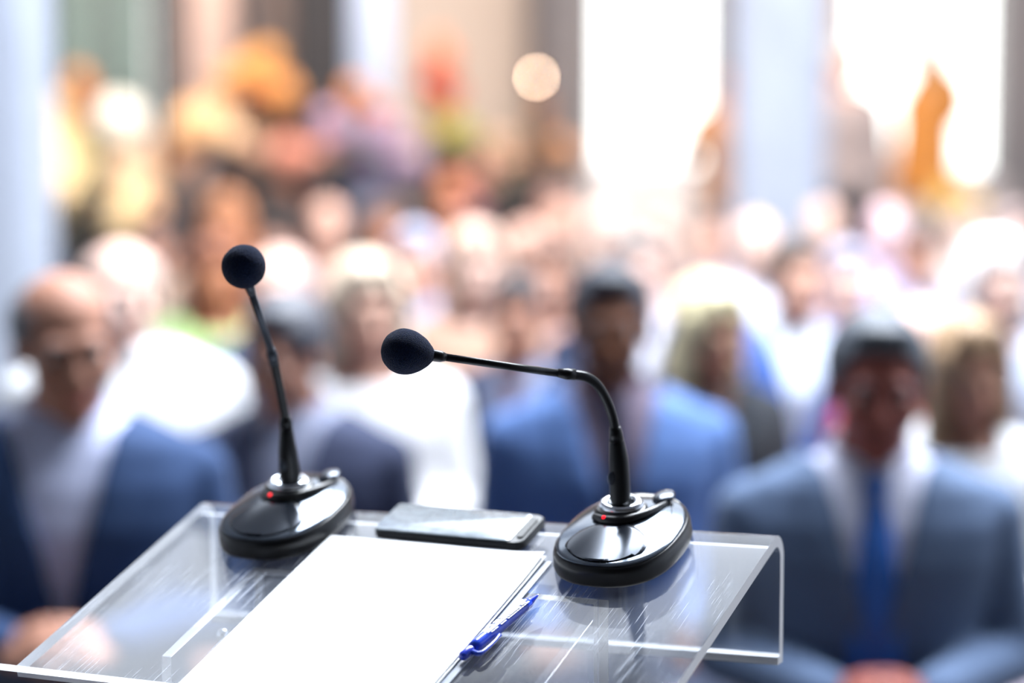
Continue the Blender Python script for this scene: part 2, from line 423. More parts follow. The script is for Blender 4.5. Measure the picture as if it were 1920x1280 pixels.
# ------------------------------------------------------------------ papers, folder, phone, pen
m_paper = mat('white_paper', 'f7f9fb', .8, var=.01, scale=200)
def sheet(name, ca, cb, wd, ht, rot, c0, th, m, curl=0, nx=14, ny=18, wave=.0006):
    V, Fc = [], []; cr, sr = math.cos(rot), math.sin(rot); per = (nx + 1) * (ny + 1)
    for layer in (0, 1):
        for j in range(ny + 1):
            for i in range(nx + 1):
                s, t = i / nx, j / ny; x, y = (s) * wd, t * ht
                c = c0 + (0 if layer else th) + wave * (1 + math.sin(5 * t + 3 * s)) 
                d = math.hypot(1 - s, t * 1.3)
                c += curl * max(0, 1 - d / .28) ** 2
                c += curl * .25 * max(0, (s - .9) / .1) * max(0, 1 - t)
                V.append(L(ca + x * cr - y * sr, cb + x * sr + y * cr, c))
    def I(l, j, i): return l * per + j * (nx + 1) + i
    for j in range(ny):
        for i in range(nx):
            Fc.append((I(0, j, i), I(0, j, i + 1), I(0, j + 1, i + 1), I(0, j + 1, i))); Fc.append((I(1, j, i), I(1, j + 1, i), I(1, j + 1, i + 1), I(1, j, i + 1)))
    for i in range(nx): Fc.append((I(0, 0, i), I(1, 0, i), I(1, 0, i + 1), I(0, 0, i + 1))); Fc.append((I(0, ny, i), I(0, ny, i + 1), I(1, ny, i + 1), I(1, ny, i)))
    for j in range(ny): Fc.append((I(0, j, 0), I(0, j + 1, 0), I(1, j + 1, 0), I(1, j, 0))); Fc.append((I(0, j, nx), I(1, j, nx), I(1, j + 1, nx), I(0, j + 1, nx)))
    return part(name, V, Fc, m, None, True, L(ca + wd / 2, cb + ht / 2, c0))
tag(autosmooth(sheet('document_folder', -.1995, .001, .2195, .302, R(.7), .0004, .0012, mat('grey_folder', '7f8898', .35, var=.05))), 'thin grey document folder lying beneath the white papers', 'folder')
tag(autosmooth(sheet('paper_sheet', -.2022, -.003, .2155, .297, R(.8), .0027, .0006, m_paper, .001)), 'lower white sheet, edge peeping out right of the blank top sheet', 'paper', 'white papers on the lectern')
tag(autosmooth(sheet('paper_sheet', -.2030, -.0045, .2145, .297, R(.75), .0045, .0005, m_paper, .0025)), 'blank white sheet topmost on the lectern, corner slightly curled', 'paper', 'white papers on the lectern')

def rrect(w2, h2, r, n=6):
    P = []
    for cx, cy, a0 in ((w2 - r, h2 - r, 0), (-w2 + r, h2 - r, 90), (-w2 + r, -h2 + r, 180), (w2 - r, -h2 + r, 270)):
        for k in range(n + 1):
            t = R(a0 + 90 * k / n); P.append((cx + r * math.cos(t), cy + r * math.sin(t)))
    return P
pc = (-.090, -.042); prot = R(1.0)
def PL(x, y, c): return L(pc[0] + x * math.cos(prot) - y * math.sin(prot), pc[1] + x * math.sin(prot) + y * math.cos(prot), c)
ph = empty('smartphone', PL(0, 0, 0), 'flat smartphone in dark case lying between the microphone bases', 'phone')
V, Fc = rings([[PL(x, y, c) for x, y in rrect(.0755 - i_, .029 - i_, .009)] for c, i_ in ((.0005, .0015), (.002, 0), (.0075, 0), (.009, .0012))])
autosmooth(part('case', V, Fc, mat('black_phone_case', '15181c', .35, var=.1), ph), 40)
m_scr = mat('painted_reflection_glass', '98a2aa', .22, .35, var=.22, scale=130, coat=.6)  # pale speckled base colour paints in the sky reflected by the screen
V, Fc = rings([[PL(x - .006, y, c) for x, y in rrect(.068 - i_, .027 - i_, .004)] for c, i_ in ((.0088, 0), (.0098, .0), (.0101, .0006))])
autosmooth(part('screen', V, Fc, m_scr, ph), 40)
V, Fc = rings([[PL(x + .0685, y, c) for x, y in rrect(.003, .019, .003)] for c in (.0088, .0105)])
part('speaker_slot', V, Fc, mat('black_gloss', '050608', .2, var=.05), ph, False)
m_blue = mat('cobalt_plastic', '1238c8', .25, var=.12, scale=90, coat=.5)
m_blue2 = mat('translucent_cobalt_plastic', '2a50d8', .2, var=.1, scale=90, coat=.5)
pA, pB = L(.0345, .0715, .006), L(.0145, .186, .0075)
pd = (pB - pA).normalized(); pl = (pB - pA).length
pen = empty('ballpoint_pen', pA, 'translucent blue ballpoint pen with white print and painted glare beside the papers', 'pen')
def pp(t): return pA + pd * pl * t
V, Fc = tubepts([pp(0), pp(.015), pp(.1), pp(.13), pp(.35)], [.0009, .0014, .0036, .0047, .0052], 20); part('tip_cone', V, Fc, m_blue, pen)
V, Fc = tubepts([pp(.13), pp(.2), pp(.5), pp(.8), pp(.86)], [.0047, .0050, .0054, .0054, .0046], 20); part('barrel', V, Fc, m_blue2, pen)
V, Fc = tubepts([pp(.86), pp(.88), pp(.98), pp(1.0)], [.0036, .0040, .0040, .0026], 20); part('push_button', V, Fc, m_blue, pen)
V, Fc = tubepts([pp(0) - pd * .003, pp(.015)], [.0004, .0008], 10); part('point', V, Fc, mat('polished_steel', 'e6ebf2'), pen)
sidev = pd.cross(Nv).normalized()
if sidev.dot(U) < 0: sidev = -sidev
cl = [pp(.90) + sidev * .004, pp(.91) + sidev * .0095, pp(.86) + sidev * .0118, pp(.70) + sidev * .0105, pp(.62) + sidev * .0085]
V, Fc = tubepts(cl, [.0022, .0022, .0018, .0015, .0019], 10, 4); part('clip', V, Fc, m_blue2, pen)
# white print and painted-in glare: a row of small raised marks on the barrel's upper side
upv = (Nv * .95 + sidev * .12).normalized(); mk = []
random.seed(4)
for i in range(34):
    t = .17 + .52 * i / 34
    for rr_ in (-2, -1, 0, 1, 2):
        if rnd.random() < .28: continue
        s2 = upv.cross(pd).normalized(); base = pp(t) + (upv * math.cos(rr_ * .30) + s2 * math.sin(rr_ * .30)) * .00545
        a_ = pd * .0014; b_ = s2 * .0009; k0 = len(mk)
        mk.append(([base - a_ - b_, base + a_ - b_, base + a_ + b_, base - a_ + b_] + [x + upv * .0002 for x in (base - a_ - b_, base + a_ - b_, base + a_ + b_, base - a_ + b_)],
                   [(0, 3, 2, 1), (4, 5, 6, 7), (0, 1, 5, 4), (1, 2, 6, 5), (2, 3, 7, 6), (3, 0, 4, 7)]))
V, Fc = merge(mk); o = part('print_and_glare', V, Fc, mat('white_ink_and_glare', 'f4f6fa', .5, var=.02), pen, False); o['kind'] = 'stuff'

# ------------------------------------------------------------------ gooseneck microphones
m_foam = mat('navy_black_foam', '101c36', .95, var=.55, scale=900, bump=1.0, spec=.1, sheen=.12)
m_shell = mat('black_shell', '07090e', .3, var=.1, scale=60)
m_cover = mat('dark_chrome_cover', '5a626d', .14, .8, var=.06, scale=20)
m_btn = mat('smoked_button', '343a44', .18, .6, var=.06, scale=20)
m_neck = mat('satin_black_metal', '14161a', .32, .4, var=.15, scale=80)
m_neckg = mat('satin_grey_lit_metal', '3d434d', .4, .5, var=.15, scale=80)  # grey of the catches; on the left upper neck it paints in light
m_chrome = mat('polished_chrome', 'e8edf4', .08, 1, var=.02)
m_led = emis('red_led', 'ff1020', 2.2)
def foot(t, hw, hl, n=48):
    """rounded, slightly egg-shaped plan; front (+b) is fuller"""
    P = []
    for j in range(n):
        th = 2 * math.pi * j / n; c, s = math.cos(th), math.sin(th)
        x = math.copysign(abs(c) ** .82, c) * hw * t * (1 + .05 * s); y = math.copysign(abs(s) ** .85, s) * hl * t
        P.append((x, y))
    return P
def mic_base(root, ca, cb, rot, nk):
    cr, sr = math.cos(rot), math.sin(rot)
    def B(x, y, c): return L(ca + x * cr - y * sr, cb + x * sr + y * cr, c)
    hw, hl = .0555, .074
    bs = [[B(x, y, c) for x, y in foot(t, hw, hl)] for t, c in ((.95, .0), (.985, .001), (1.0, .004), (.99, .014), (.965, .0185), (.93, .0195), (.5, .0200))]
    V, Fc = rings(bs); base = part('base', V, Fc, m_shell, root); autosmooth(base, 50)
    def hgt(t, x, y):       # cover dome: rises towards the neck and the back
        return .0195 + (1 - t ** 2.2) * (.0105 + .004 * (-y / hl))
    cv = []
    for t in (.945, .93, .88, .8, .7, .58, .45, .32, .2, .08):
        P_ = foot(t, hw, hl); cv.append([B(x, y, (.0197 if t > .94 else hgt(t, x, y))) for x, y in P_])
    V, Fc = rings(cv); part('top_cover', V, Fc, m_cover, root)
    # half-moon talk button at the front, with its dark groove
    def dome_patch(grow, lift, k=12):
        rs = []
        for i in range(k + 1):
            r_ = i / k * grow + .001; ring = []
            for j in range(40):
                th = 2 * math.pi * j / 40
                x = .040 * r_ * math.cos(th); y = .040 + .034 * r_ * math.sin(th)
                q_ = math.hypot(x / hw, y / hl)
                if q_ > .885 * (1 + .02 * (grow > 1)): x, y = x * .885 / q_, y * .885 / q_
                tt = min(1, math.hypot(x / hw, y / hl)); ring.append(B(x, y, hgt(tt, x, y) + lift * (1 if i < k else 0) - (0.0012 if i == k else 0)))
            rs.append(ring)
        return rings(rs)
    V, Fc = dome_patch(1.07, .0004); part('button_groove', V, Fc, m_shell, root)
    V, Fc = dome_patch(1.0, .0013); part('talk_button', V, Fc, m_btn, root)
    # seam across the rear right of the cover, rear hump
    V, Fc = ell((0, 0, 0), (1, 1, 1)); V = [B(.019 + v[0] * .010, -.052 + v[1] * .014, .0285 + v[2] * .0035) for v in V]; part('rear_hump', V, Fc, m_btn, root)
    nx_, ny_ = nk
    V, Fc = rings([[B(nx_ + x * k_, ny_ + y * k_, c) for x, y in foot(1, .021, .017)] for k_, c in ((1.15, .026), (1.12, .0335), (1.0, .0355), (.75, .0350), (.6, .034))])
    part('neck_socket', V, Fc, m_shell, root)
    # black wavy trim from the socket round to the rear hump
    tr = [(nx_ - .020, ny_ + .014), (nx_ - .006, ny_ + .021), (nx_ + .010, ny_ + .019), (nx_ + .022, ny_ + .006), (nx_ + .028, ny_ - .010), (nx_ + .031, ny_ - .028)]
    P_ = []
    for x, y in tr:
        tt = min(1, math.hypot(x / hw, y / hl)); P_.append(B(x, y, hgt(tt, x, y) + .0018))
    V, Fc = tubepts(P_, [.0035, .0046, .0048, .0042, .0034, .002], 10, 5); part('socket_trim', V, Fc, m_shell, root)
    V, Fc = rings([[B(nx_ + math.cos(t) * r, ny_ - .001 + math.sin(t) * r * .8, c) for t in [2 * math.pi * j / 36 for j in range(36)]] for r, c in ((.0205, .034), (.0205, .0375), (.0185, .0402), (.0145, .0408), (.0120, .0385), (.0115, .036))])
    part('neck_ring', V, Fc, m_chrome, root)
    V, Fc = ell((0, 0, 0), (1, 1, 1)); lp = B(nx_ - .007, ny_ + .0225, .0345); V = [lp + Vector(v) * .0018 for v in V]; part('status_light', V, Fc, m_led, root)
    # cover seams
    for x0 in (.036,):
        P_ = []
        for k in range(7):
            y = -.048 + .062 * k / 6; x = x0 + .006 * math.sin(k / 6 * math.pi) - .010 * abs(y) / .05
            tt = math.hypot(x / hw, y / hl); P_.append(B(x, y, hgt(min(tt, 1), x, y) + .0001))
        V, Fc = tubepts(P_, [.0006] * 7, 6, 2); part('cover_seam', V, Fc, m_btn, root)
    return B(nx_, ny_, .034)

def foam(name, root, c, axis, r, egg, m, back=.9):
    """lumpy round or egg-shaped windscreen; axis points from the stem outward"""
    import mathutils.noise as mn
    q = Vector((0, 0, 1)).rotation_difference(axis.normalized()).to_matrix(); V, Fc = [], []; NU, NV = 64, 40
    RR = []
    for i in range(NV + 1):
        th = math.pi * (i + .02) / (NV + .04); ring = []
        for j in range(NU):
            ph_ = 2 * math.pi * j / NU; s, cth = math.sin(th), math.cos(th)
            z = cth * (1 if cth > 0 else egg); rr = s * (1 if cth > 0 else (1 - .16 * (egg - 1) * 4 * cth * cth * (egg > 1.02)))
            d = Vector((rr * math.cos(ph_), rr * math.sin(ph_), z))
            k = 1 + .006 * mn.noise(d * 22) + .010 * mn.noise(d * 5) + .012 * mn.noise(d * 2.2)
            ring.append(tuple(c + q @ (d * r * k)))
        RR.append(ring)
    V, Fc = rings(RR); return part(name, V, Fc, m, root)

# right-hand microphone
rm = empty('gooseneck_microphone', L(.068, -.032), 'right black gooseneck microphone, neck bent sharply over to the left', 'microphone')
nb = mic_base(rm, .0745, -.033, R(2), (-.006, -.014))
D0 = nb.y
def nk(px, py, D): return at(px, py, D)
foot_px = [(1163, 948, D0), (1162, 905, D0 - .002), (1160, 860, D0 - .004), (1156, 824, D0 - .006)]
V, Fc = tubepts([nk(*p) for p in foot_px], [.0096, .0092, .0087, .0064], 20, 3); fo = part('neck_connector', V, Fc, m_neck, rm)
V, Fc = ell((0, 0, 0), (1, 1, 1)); lc = nk(1146, 897, D0 - .010); part('release_catch', [lc + Vector((v[0] * .0035, v[1] * .002, v[2] * .006)) for v in V], Fc, m_neckg, rm)
V, Fc = tubepts([nk(1156, 827, D0 - .006), nk(1155, 812, D0 - .007), nk(1153, 800, D0 - .008)], [.0066, .0060, .0048], 20); part('collar', V, Fc, m_neck, rm)
gp = [(1154, 806, D0 - .008), (1148, 778, D0 - .01), (1135, 745, D0 - .014), (1118, 719, D0 - .02), (1098, 706, D0 - .026), (1076, 702, D0 - .032)]
P_ = [nk(*p) for p in gp]
# ribbed flexible section
V, Fc = tubepts(P_, [.0042] * 6, 14, 1)
Q = []
for i in range(len(P_) - 1):
    p0, p1, p2, p3 = P_[max(i - 1, 0)], P_[i], P_[i + 1], P_[min(i + 2, len(P_) - 1)]
    for k in range(14):
        t = k / 14; Q.append(.5 * ((2 * p1) + (p2 - p0) * t + (2 * p0 - 5 * p1 + 4 * p2 - p3) * t * t + (3 * p1 - p0 - 3 * p2 + p3) * t ** 3))
Q.append(P_[-1]); V, Fc = tubepts(Q, [.0040 + .00035 * (i % 2) for i in range(len(Q))], 16); part('flexible_neck', V, Fc, m_neck, rm)
FC = nk(762, 659.5, 2.03); se = nk(818, 667, 2.035)
V, Fc = tubepts([nk(1078, 702, D0 - .032), nk(1062, 701, D0 - .034), nk(1045, 699, D0 - .035)], [.0049, .0050, .0036], 16); part('joint_ring', V, Fc, m_neck, rm)
V, Fc = tubepts([nk(1050, 700, D0 - .034), nk(940, 684.5, 2.05), nk(832, 669, 2.038)], [.0033, .0033, .0033], 16); part('rigid_tube', V, Fc, m_neck, rm)
V, Fc = tubepts([nk(835, 669.5, 2.038), nk(826, 668, 2.036), nk(800, 664.5, 2.033)], [.0036, .0050, .0052], 16); part('capsule_holder', V, Fc, m_neck, rm)
foam('foam_windscreen', rm, FC + (se - FC) * -.08, FC - se, .0195, 1.36, m_foam)
# left-hand microphone
lm = empty('gooseneck_microphone', L(-.262, -.030), 'left black gooseneck microphone, thin neck leaning up with round foam ball', 'microphone')
nb = mic_base(lm, -.2595, -.0275, R(1), (-.003, -.014)); D1 = nb.y
V, Fc = tubepts([nk(546, 912, D1), nk(543, 880, D1 - .004), nk(540, 845, D1 - .008), nk(537, 800, D1 - .012)], [.0105, .0100, .0088, .0056], 20, 3); part('neck_connector', V, Fc, m_neck, lm)
V, Fc = ell((0, 0, 0), (1, 1, 1)); lc = nk(530, 872, D1 - .014); part('release_catch', [lc + Vector((v[0] * .0035, v[1] * .002, v[2] * .006)) for v in V], Fc, m_neckg, lm)
V, Fc = tubepts([nk(537, 803, D1 - .012), nk(536, 790, D1 - .014), nk(535, 780, D1 - .016)], [.0062, .0062, .0045], 18); part('collar', V, Fc, m_neck, lm)
P_ = [nk(536, 785, D1 - .015), nk(530, 755, D1 - .022), nk(523, 720, D1 - .03), nk(516, 686, D1 - .038), nk(512, 668, D1 - .044)]
Q = []
for i in range(len(P_) - 1):
    for k in range(12): Q.append(P_[i].lerp(P_[i + 1], k / 12))
Q.append(P_[-1]); V, Fc = tubepts(Q, [.0040 + .00035 * (i % 2) for i in range(len(Q))], 16); part('flexible_neck', V, Fc, m_neck, lm)
V, Fc = tubepts([nk(514, 682, D1 - .04), nk(511, 666, D1 - .044), nk(507, 652, D1 - .048)], [.0044, .0048, .0036], 16); part('joint_ring', V, Fc, m_neckg, lm)
V, Fc = tubepts([nk(510, 662, D1 - .045), nk(490, 603, D1 - .07), nk(469, 540, D1 - .10)], [.0034, .0034, .0034], 16); part('rigid_tube', V, Fc, m_neckg, lm)
V, Fc = tubepts([nk(473, 552, D1 - .095), nk(468, 538, D1 - .10), nk(464, 525, D1 - .105)], [.0036, .0045, .0048], 16); part('capsule_holder', V, Fc, m_neckg, lm)
fc = nk(457, 499.5, D1 - .115); foam('foam_windscreen', lm, fc, fc - nk(469, 540, D1 - .10), .0197 * (D1 - .115) / 2.15, 1.0, m_foam)

# ------------------------------------------------------------------ people
def remesh(prims, voxel, smooth=3, dec=None, name='m', post=None):
    V, Fc = merge(prims); me = mesh(name, V, Fc, False); ob = bpy.data.objects.new('tmp', me); COL.objects.link(ob)
    md = ob.modifiers.new('r', 'REMESH'); md.mode = 'VOXEL'; md.voxel_size = voxel
    if smooth: s = ob.modifiers.new('s', 'SMOOTH'); s.factor = .5; s.iterations = smooth
    if dec: d = ob.modifiers.new('d', 'DECIMATE'); d.ratio = dec
    dg = bpy.context.evaluated_depsgraph_get(); dg.update()
    out = bpy.data.meshes.new_from_object(ob.evaluated_get(dg), depsgraph=dg); out.name = name
    bpy.data.objects.remove(ob); bpy.data.meshes.remove(me)
    if post is not None: post(out)
    for p in out.polygons: p.use_smooth = True
    out.materials.clear(); out.materials.append(None)
    return out
def cut(me, keep, thick=0.0):
    bm = bmesh.new(); bm.from_mesh(me)
    kill = [f for f in bm.faces if not keep(f.calc_center_median(), f.normal)]
    bmesh.ops.delete(bm, geom=kill, context='FACES')
    bd = {v: [e.other_vert(v) for e in v.link_edges if e.is_boundary] for v in bm.verts if any(e.is_boundary for e in v.link_edges)}
    bd = {v: q for v, q in bd.items() if len(q) == 2}
    for _ in range(8):
        new = {v: v.co * .5 + (q[0].co + q[1].co) * .25 for v, q in bd.items()}
        for v, c in new.items(): v.co = c
    bm.to_mesh(me)
    if thick:                                  # give the cloth its thickness: inner copy along the normals, rim closed
        bm.normal_update(); bm.verts.index_update(); n = len(bm.verts)
        V = [v.co.copy() for v in bm.verts] + [v.co - v.normal * thick for v in bm.verts]
        Fc = [tuple(v.index for v in f.verts) for f in bm.faces]; Fc += [tuple(i + n for i in reversed(f)) for f in Fc]
        for e in bm.edges:
            if e.is_boundary:
                l = e.link_loops[0]; a, b = l.vert.index, l.link_loop_next.vert.index; Fc.append((b, a, a + n, b + n))
        me.clear_geometry(); me.from_pydata(V, [], Fc); me.update()
    bm.free()
    for p in me.polygons: p.use_smooth = True
    if not me.materials: me.materials.append(None)
    return me
TR = [(.46, 0, .02, .150, .115), (.50, 0, .015, .182, .130), (.60, 0, .01, .178, .125), (.72, 0, .0, .152, .108), (.82, 0, -.005, .160, .110),
      (.92, 0, -.008, .180, .116), (.985, 0, 0, .190, .108), (1.03, 0, .006, .170, .088), (1.06, 0, .01, .115, .072), (1.085, 0, .012, .066, .058)]
def interp(z, k):
    zs = [r[0] for r in TR]; return float(np.interp(z, zs, [r[k] for r in TR]))
def front(z): return interp(z, 2) - interp(z, 4)
def torso(inf, zlo=.44, zhi=1.2, wmul=1.0):
    RR = []; n = 28
    for z, cx, cy, rx, ry in TR:
        if z < zlo or z > zhi: continue
        ring = []
        for j in range(n):
            t = 2 * math.pi * j / n; c, s = math.cos(t), math.sin(t)
            ring.append((cx + (rx * wmul + inf) * math.copysign(abs(c) ** .88, c), cy + (ry + inf) * math.copysign(abs(s) ** .88, s), z + (inf if z > 1.02 else (-inf if z < .5 else 0))))
        RR.append(ring)
    return rings(RR)
ARM = {'lap': [(.185, .012, .985), (.222, .0, .745), (.085, -.235, .715), (-.25, -.55, -.05)],
       'thigh': [(.185, .012, .985), (.218, .03, .735), (.145, -.215, .655), (-.05, -.9, -.22)],
       'clasp': [(.185, .012, .985), (.228, .0, .76), (.078, -.215, .765), (-.35, -.50, .10)],
       'low_clasp': [(.185, .012, .985), (.226, .0, .75), (.078, -.215, .735), (-.35, -.50, .06)],
       'folded': [(.185, .012, .985), (.245, -.07, .775), (.03, -.185, .82), (-.9, -.10, .12)]}
def arm_prims(mode, inf, hands=False):
    out = []
    for s in (-1, 1):
        sh, el, wr, hd = [Vector(v) for v in ARM[mode]]
        if mode == 'folded' and s < 0: wr = wr + Vector((0, -.045, -.055)); 
        for v in (sh, el, wr, hd): v.x *= s
        out.append(ell(tuple(sh - Vector((s * .015, 0, .01))), (.062 + inf, .058 + inf, .062 + inf)))
        out.append(capsule(sh, el, .052 + inf, .042 + inf)); out.append(capsule(el, wr, .043 + inf, .029 + inf * .8))
        if hands:
            d = hd.normalized(); pn = Vector((0, -.15, -1)) if mode == 'thigh' else Vector((-s * .75, .1, -.6)) if 'lap' in mode or 'clasp' in mode else Vector((0, 1, 0))
            pn = (pn - d * pn.dot(d)).normalized(); side = d.cross(pn).normalized()
            ts = Vector((-s, 0, 0)) if mode != 'folded' else Vector((0, 0, 1))
            if side.dot(ts + Vector((0, 0, .3))) < 0: side = -side
            for k, (o_, ln) in enumerate(((.031, .068), (.0105, .078), (-.010, .072), (-.030, .056))):
                kn = wr + d * .088 + side * o_ * 1.05 - d * abs(o_ - .005) * .25
                out.append(capsule(wr + side * o_ * .55 + d * .008, kn, .0165, .0115))
                d1 = (d + side * o_ * 3.5 + pn * .35).normalized(); d2 = (d + side * o_ * 3 + pn * 1.0).normalized(); d3 = (d * .7 + pn * 1.3).normalized()
                a = kn + d1 * ln * .48; b = a + d2 * ln * .32; c = b + d3 * ln * .24
                out += [capsule(kn, a, .0098, .0088, 8), capsule(a, b, .0088, .0080, 8), capsule(b, c, .0080, .0070, 8)]
            t0 = wr + d * .026 + side * .022; t1 = t0 + (d * .6 + side * .75 + pn * .25).normalized() * .038; t2 = t1 + (d * .95 + side * .3 + pn * .3).normalized() * .032
            out += [capsule(t0, t1, .0145, .0105, 8), capsule(t1, t2, .0102, .0082, 8)]
    return out
LEG = {0: [[(.088, -.02, .545), (.125, -.43, .525), (.120, -.43, .095), (.135, -.585, .035)]] * 2,
       1: [[(.088, -.02, .545), (.085, -.43, .525), (.085, -.42, .095), (.10, -.575, .035)], [(.088, -.02, .56), (-.02, -.42, .655), (-.20, -.50, .28), (-.235, -.63, .20)]]}
def leg_prims(cross, inf, upto=3):
    out = []
    for i, s in enumerate((-1, 1)):
        h, k, a, t = [Vector(v) for v in LEG[cross][i]]
        for v in (h, k, a, t): v.x *= s
        out += [capsule(h, k, .088 + inf, .060 + inf), capsule(k, a, .058 + inf, .038 + inf)]
        if upto > 3: out += [capsule(a - Vector((0, 0, .02)), t, .036, .026)]
    return out
NECK = Vector((0, .012, 1.085)); HC = Vector((0, -.012, 1.205))
def headmat(y, p, r):
    return Matrix.Translation(NECK) @ Euler((R(p), R(r), R(y)), 'XYZ').to_matrix().to_4x4() @ Matrix.Translation(HC - NECK)
def xf(M, vf): return [tuple(M @ Vector(v)) for v in vf[0]], vf[1]
HEADP = [ell((0, .014, .034), (.073, .093, .083), n=20, k=14), ell((0, -.028, -.018), (.061, .062, .086), n=18, k=12), ell((0, -.034, -.078), (.044, .047, .034)),
         ell((0, -.066, -.098), (.019, .017, .015)), capsule((0, -.084, .012), (0, -.104, -.026), .0075, .0115), ell((.011, -.096, -.032), (.009, .010, .008)), ell((-.011, -.096, -.032), (.009, .010, .008)),
         capsule((-.034, -.078, .027), (.034, -.078, .027), .011, .011), ell((.034, -.060, -.022), (.026, .026, .026)), ell((-.034, -.060, -.022), (.026, .026, .026)),
         ell((0, -.087, -.063), (.023, .010, .009)), ell((.073, .006, -.004), (.010, .019, .031)), ell((-.073, .006, -.004), (.010, .019, .031))]
_C = {}
def body_mesh(arm, cross, hp, vox):
    key = ('b', arm, cross, hp)
    if key in _C: return _C[key]
    M = headmat(*hp)
    pr = [torso(0)] + arm_prims(arm, 0, True) + leg_prims(cross, 0, 4) + [xf(M, h) for h in HEADP]
    hb = M @ Vector((0, .012, -.055)); pr.append(capsule(NECK - Vector((0, 0, .03)), hb, .060, .052))
    Mi = M.inverted()
    def post(me):
        co_ = np.empty(len(me.vertices) * 3); me.vertices.foreach_get('co', co_); co_ = co_.reshape(-1, 3)
        A = np.array(Mi); h = co_ @ A[:3, :3].T + A[:3, 3]; d = np.zeros(len(h))
        for s in (-1, 1):
            q = (h - np.array([s * .031, -.084, .006])) / np.array([.017, .022, .012]); d += .010 * np.exp(-(q ** 2).sum(1))
        q = (h - np.array([0, -.095, -.063])) / np.array([.02, .02, .0035]); d += .003 * np.exp(-(q ** 2).sum(1))
        h[:, 1] += d; B_ = np.array(M); co2 = h @ B_[:3, :3].T + B_[:3, 3]
        me.vertices.foreach_set('co', co2.reshape(-1)); me.update()
    _C[key] = remesh(pr, vox, 2, .45, 'body', post); return _C[key]
def vopen(z, zv, k): return max(0, (z - zv) * k)
def jacket_mesh(arm, lapel=False):
    key = ('j', arm, lapel)
    if key in _C: return _C[key]
    me = remesh([torso(.017, wmul=1.03)] + arm_prims(arm, .015), .010, 3, None, 'jacket')
    zv, k = .76, .25
    if not lapel: keep = lambda c, n: not ((c.z > 1.065 and abs(c.x) < .085 and abs(c.y - .01) < .085) or (c.y < 0 and abs(c.x) < vopen(c.z, zv, k) and c.z < 1.12) or (c.y > -.09 and c.z > 1.085 and abs(c.x) < .1))
    else:
        keep = lambda c, n: c.y < .02 and c.z > zv and c.z < 1.075 and vopen(c.z, zv, k) < abs(c.x) < vopen(c.z, zv, k) + .055 * min(1, (c.z - zv) / .16) - .10 * max(0, c.z - 1.0) and n.y < -.1
    cut(me, keep, .004)
    if lapel:
        for v in me.vertices: v.co = v.co + Vector((0, -.007, .001))
    else:
        pass
    _C[key] = me; return me
def simple(key, fn):
    if key not in _C: _C[key] = fn()
    return _C[key]
def shirt_mesh():
    me = remesh([torso(.008)], .010, 2, None, 'shirt'); return cut(me, lambda c, n: not (c.z > 1.075 and abs(c.x) < .062 and n.z > .2), .002)
def collar_mesh():
    RR = []
    for z, r in ((1.062, .074), (1.09, .066), (1.115, .0625), (1.117, .0655), (1.093, .071), (1.066, .080)):
        RR.append([(r * math.cos(t) * 1.0, .008 + r * .98 * math.sin(t) - (.012 * (z < 1.07)) * (math.sin(t) < 0), z - (.022 * max(0, -math.sin(t))) + .012 * max(0, math.sin(t))) for t in [2 * math.pi * j / 32 for j in range(32)]])
    n = 32; V, Fc = rings(RR, False)
    for j in range(n): Fc.append((5 * n + j, 5 * n + (j + 1) % n, (j + 1) % n, j))
    me = mesh('collar', V, Fc); me.materials.append(None); return me
def tie_mesh():
    V = []; Fc = []
    st = [(1.072, .014), (1.055, .020), (1.035, .015), (.98, .024), (.88, .034), (.76, .042), (.70, .040), (.665, .004)]
    for z, wd in st:
        y = front(min(z, 1.03)) - .018 if z < 1.05 else front(1.045) - .028
        for x, dy in ((-wd, 0), (0, -.006), (wd, 0), (wd, .006), (-wd, .006)): V.append((x, y + dy, z))
    for i in range(len(st) - 1):
        for k in range(5): Fc.append((i * 5 + k, i * 5 + (k + 1) % 5, i * 5 + 5 + (k + 1) % 5, i * 5 + 5 + k))
    Fc += [(0, 1, 2, 3, 4), tuple(35 + k for k in range(5))]
    me = mesh('tie', V, Fc); me.materials.append(None); return me
def top_mesh(arm, sleeves=True):
    me = remesh([torso(.017)] + arm_prims(arm, .011), .010, 3, None, 'top')
    return cut(me, lambda c, n: not (c.z > 1.045 - (.02 if c.y < 0 else -.02) and abs(c.x) < .088 and n.z > -.5 and abs(c.y) < .12 and c.z > 1.04), .003)
def trousers_mesh(cross):
    return remesh([torso(.012, zhi=.73)] + leg_prims(cross, .013), .012, 2, None, 'trousers')
def shoe_mesh(cross, i):
    h, k, a, t = [Vector(v) for v in LEG[cross][i]]; s = (-1, 1)[i]
    for v in (a, t): v.x *= s
    heel = a + Vector((0, .02, -.045)); toe = t + (t - a).normalized() * .02
    dz = Vector((0, 0, 0)) if cross == 0 or i == 0 else Vector((0, 0, -.02))
    return remesh([capsule(heel + dz, toe + dz, .042, .036), capsule(a - Vector((0, 0, .01)), heel + dz, .046, .044)], .009, 2, None, 'shoe')
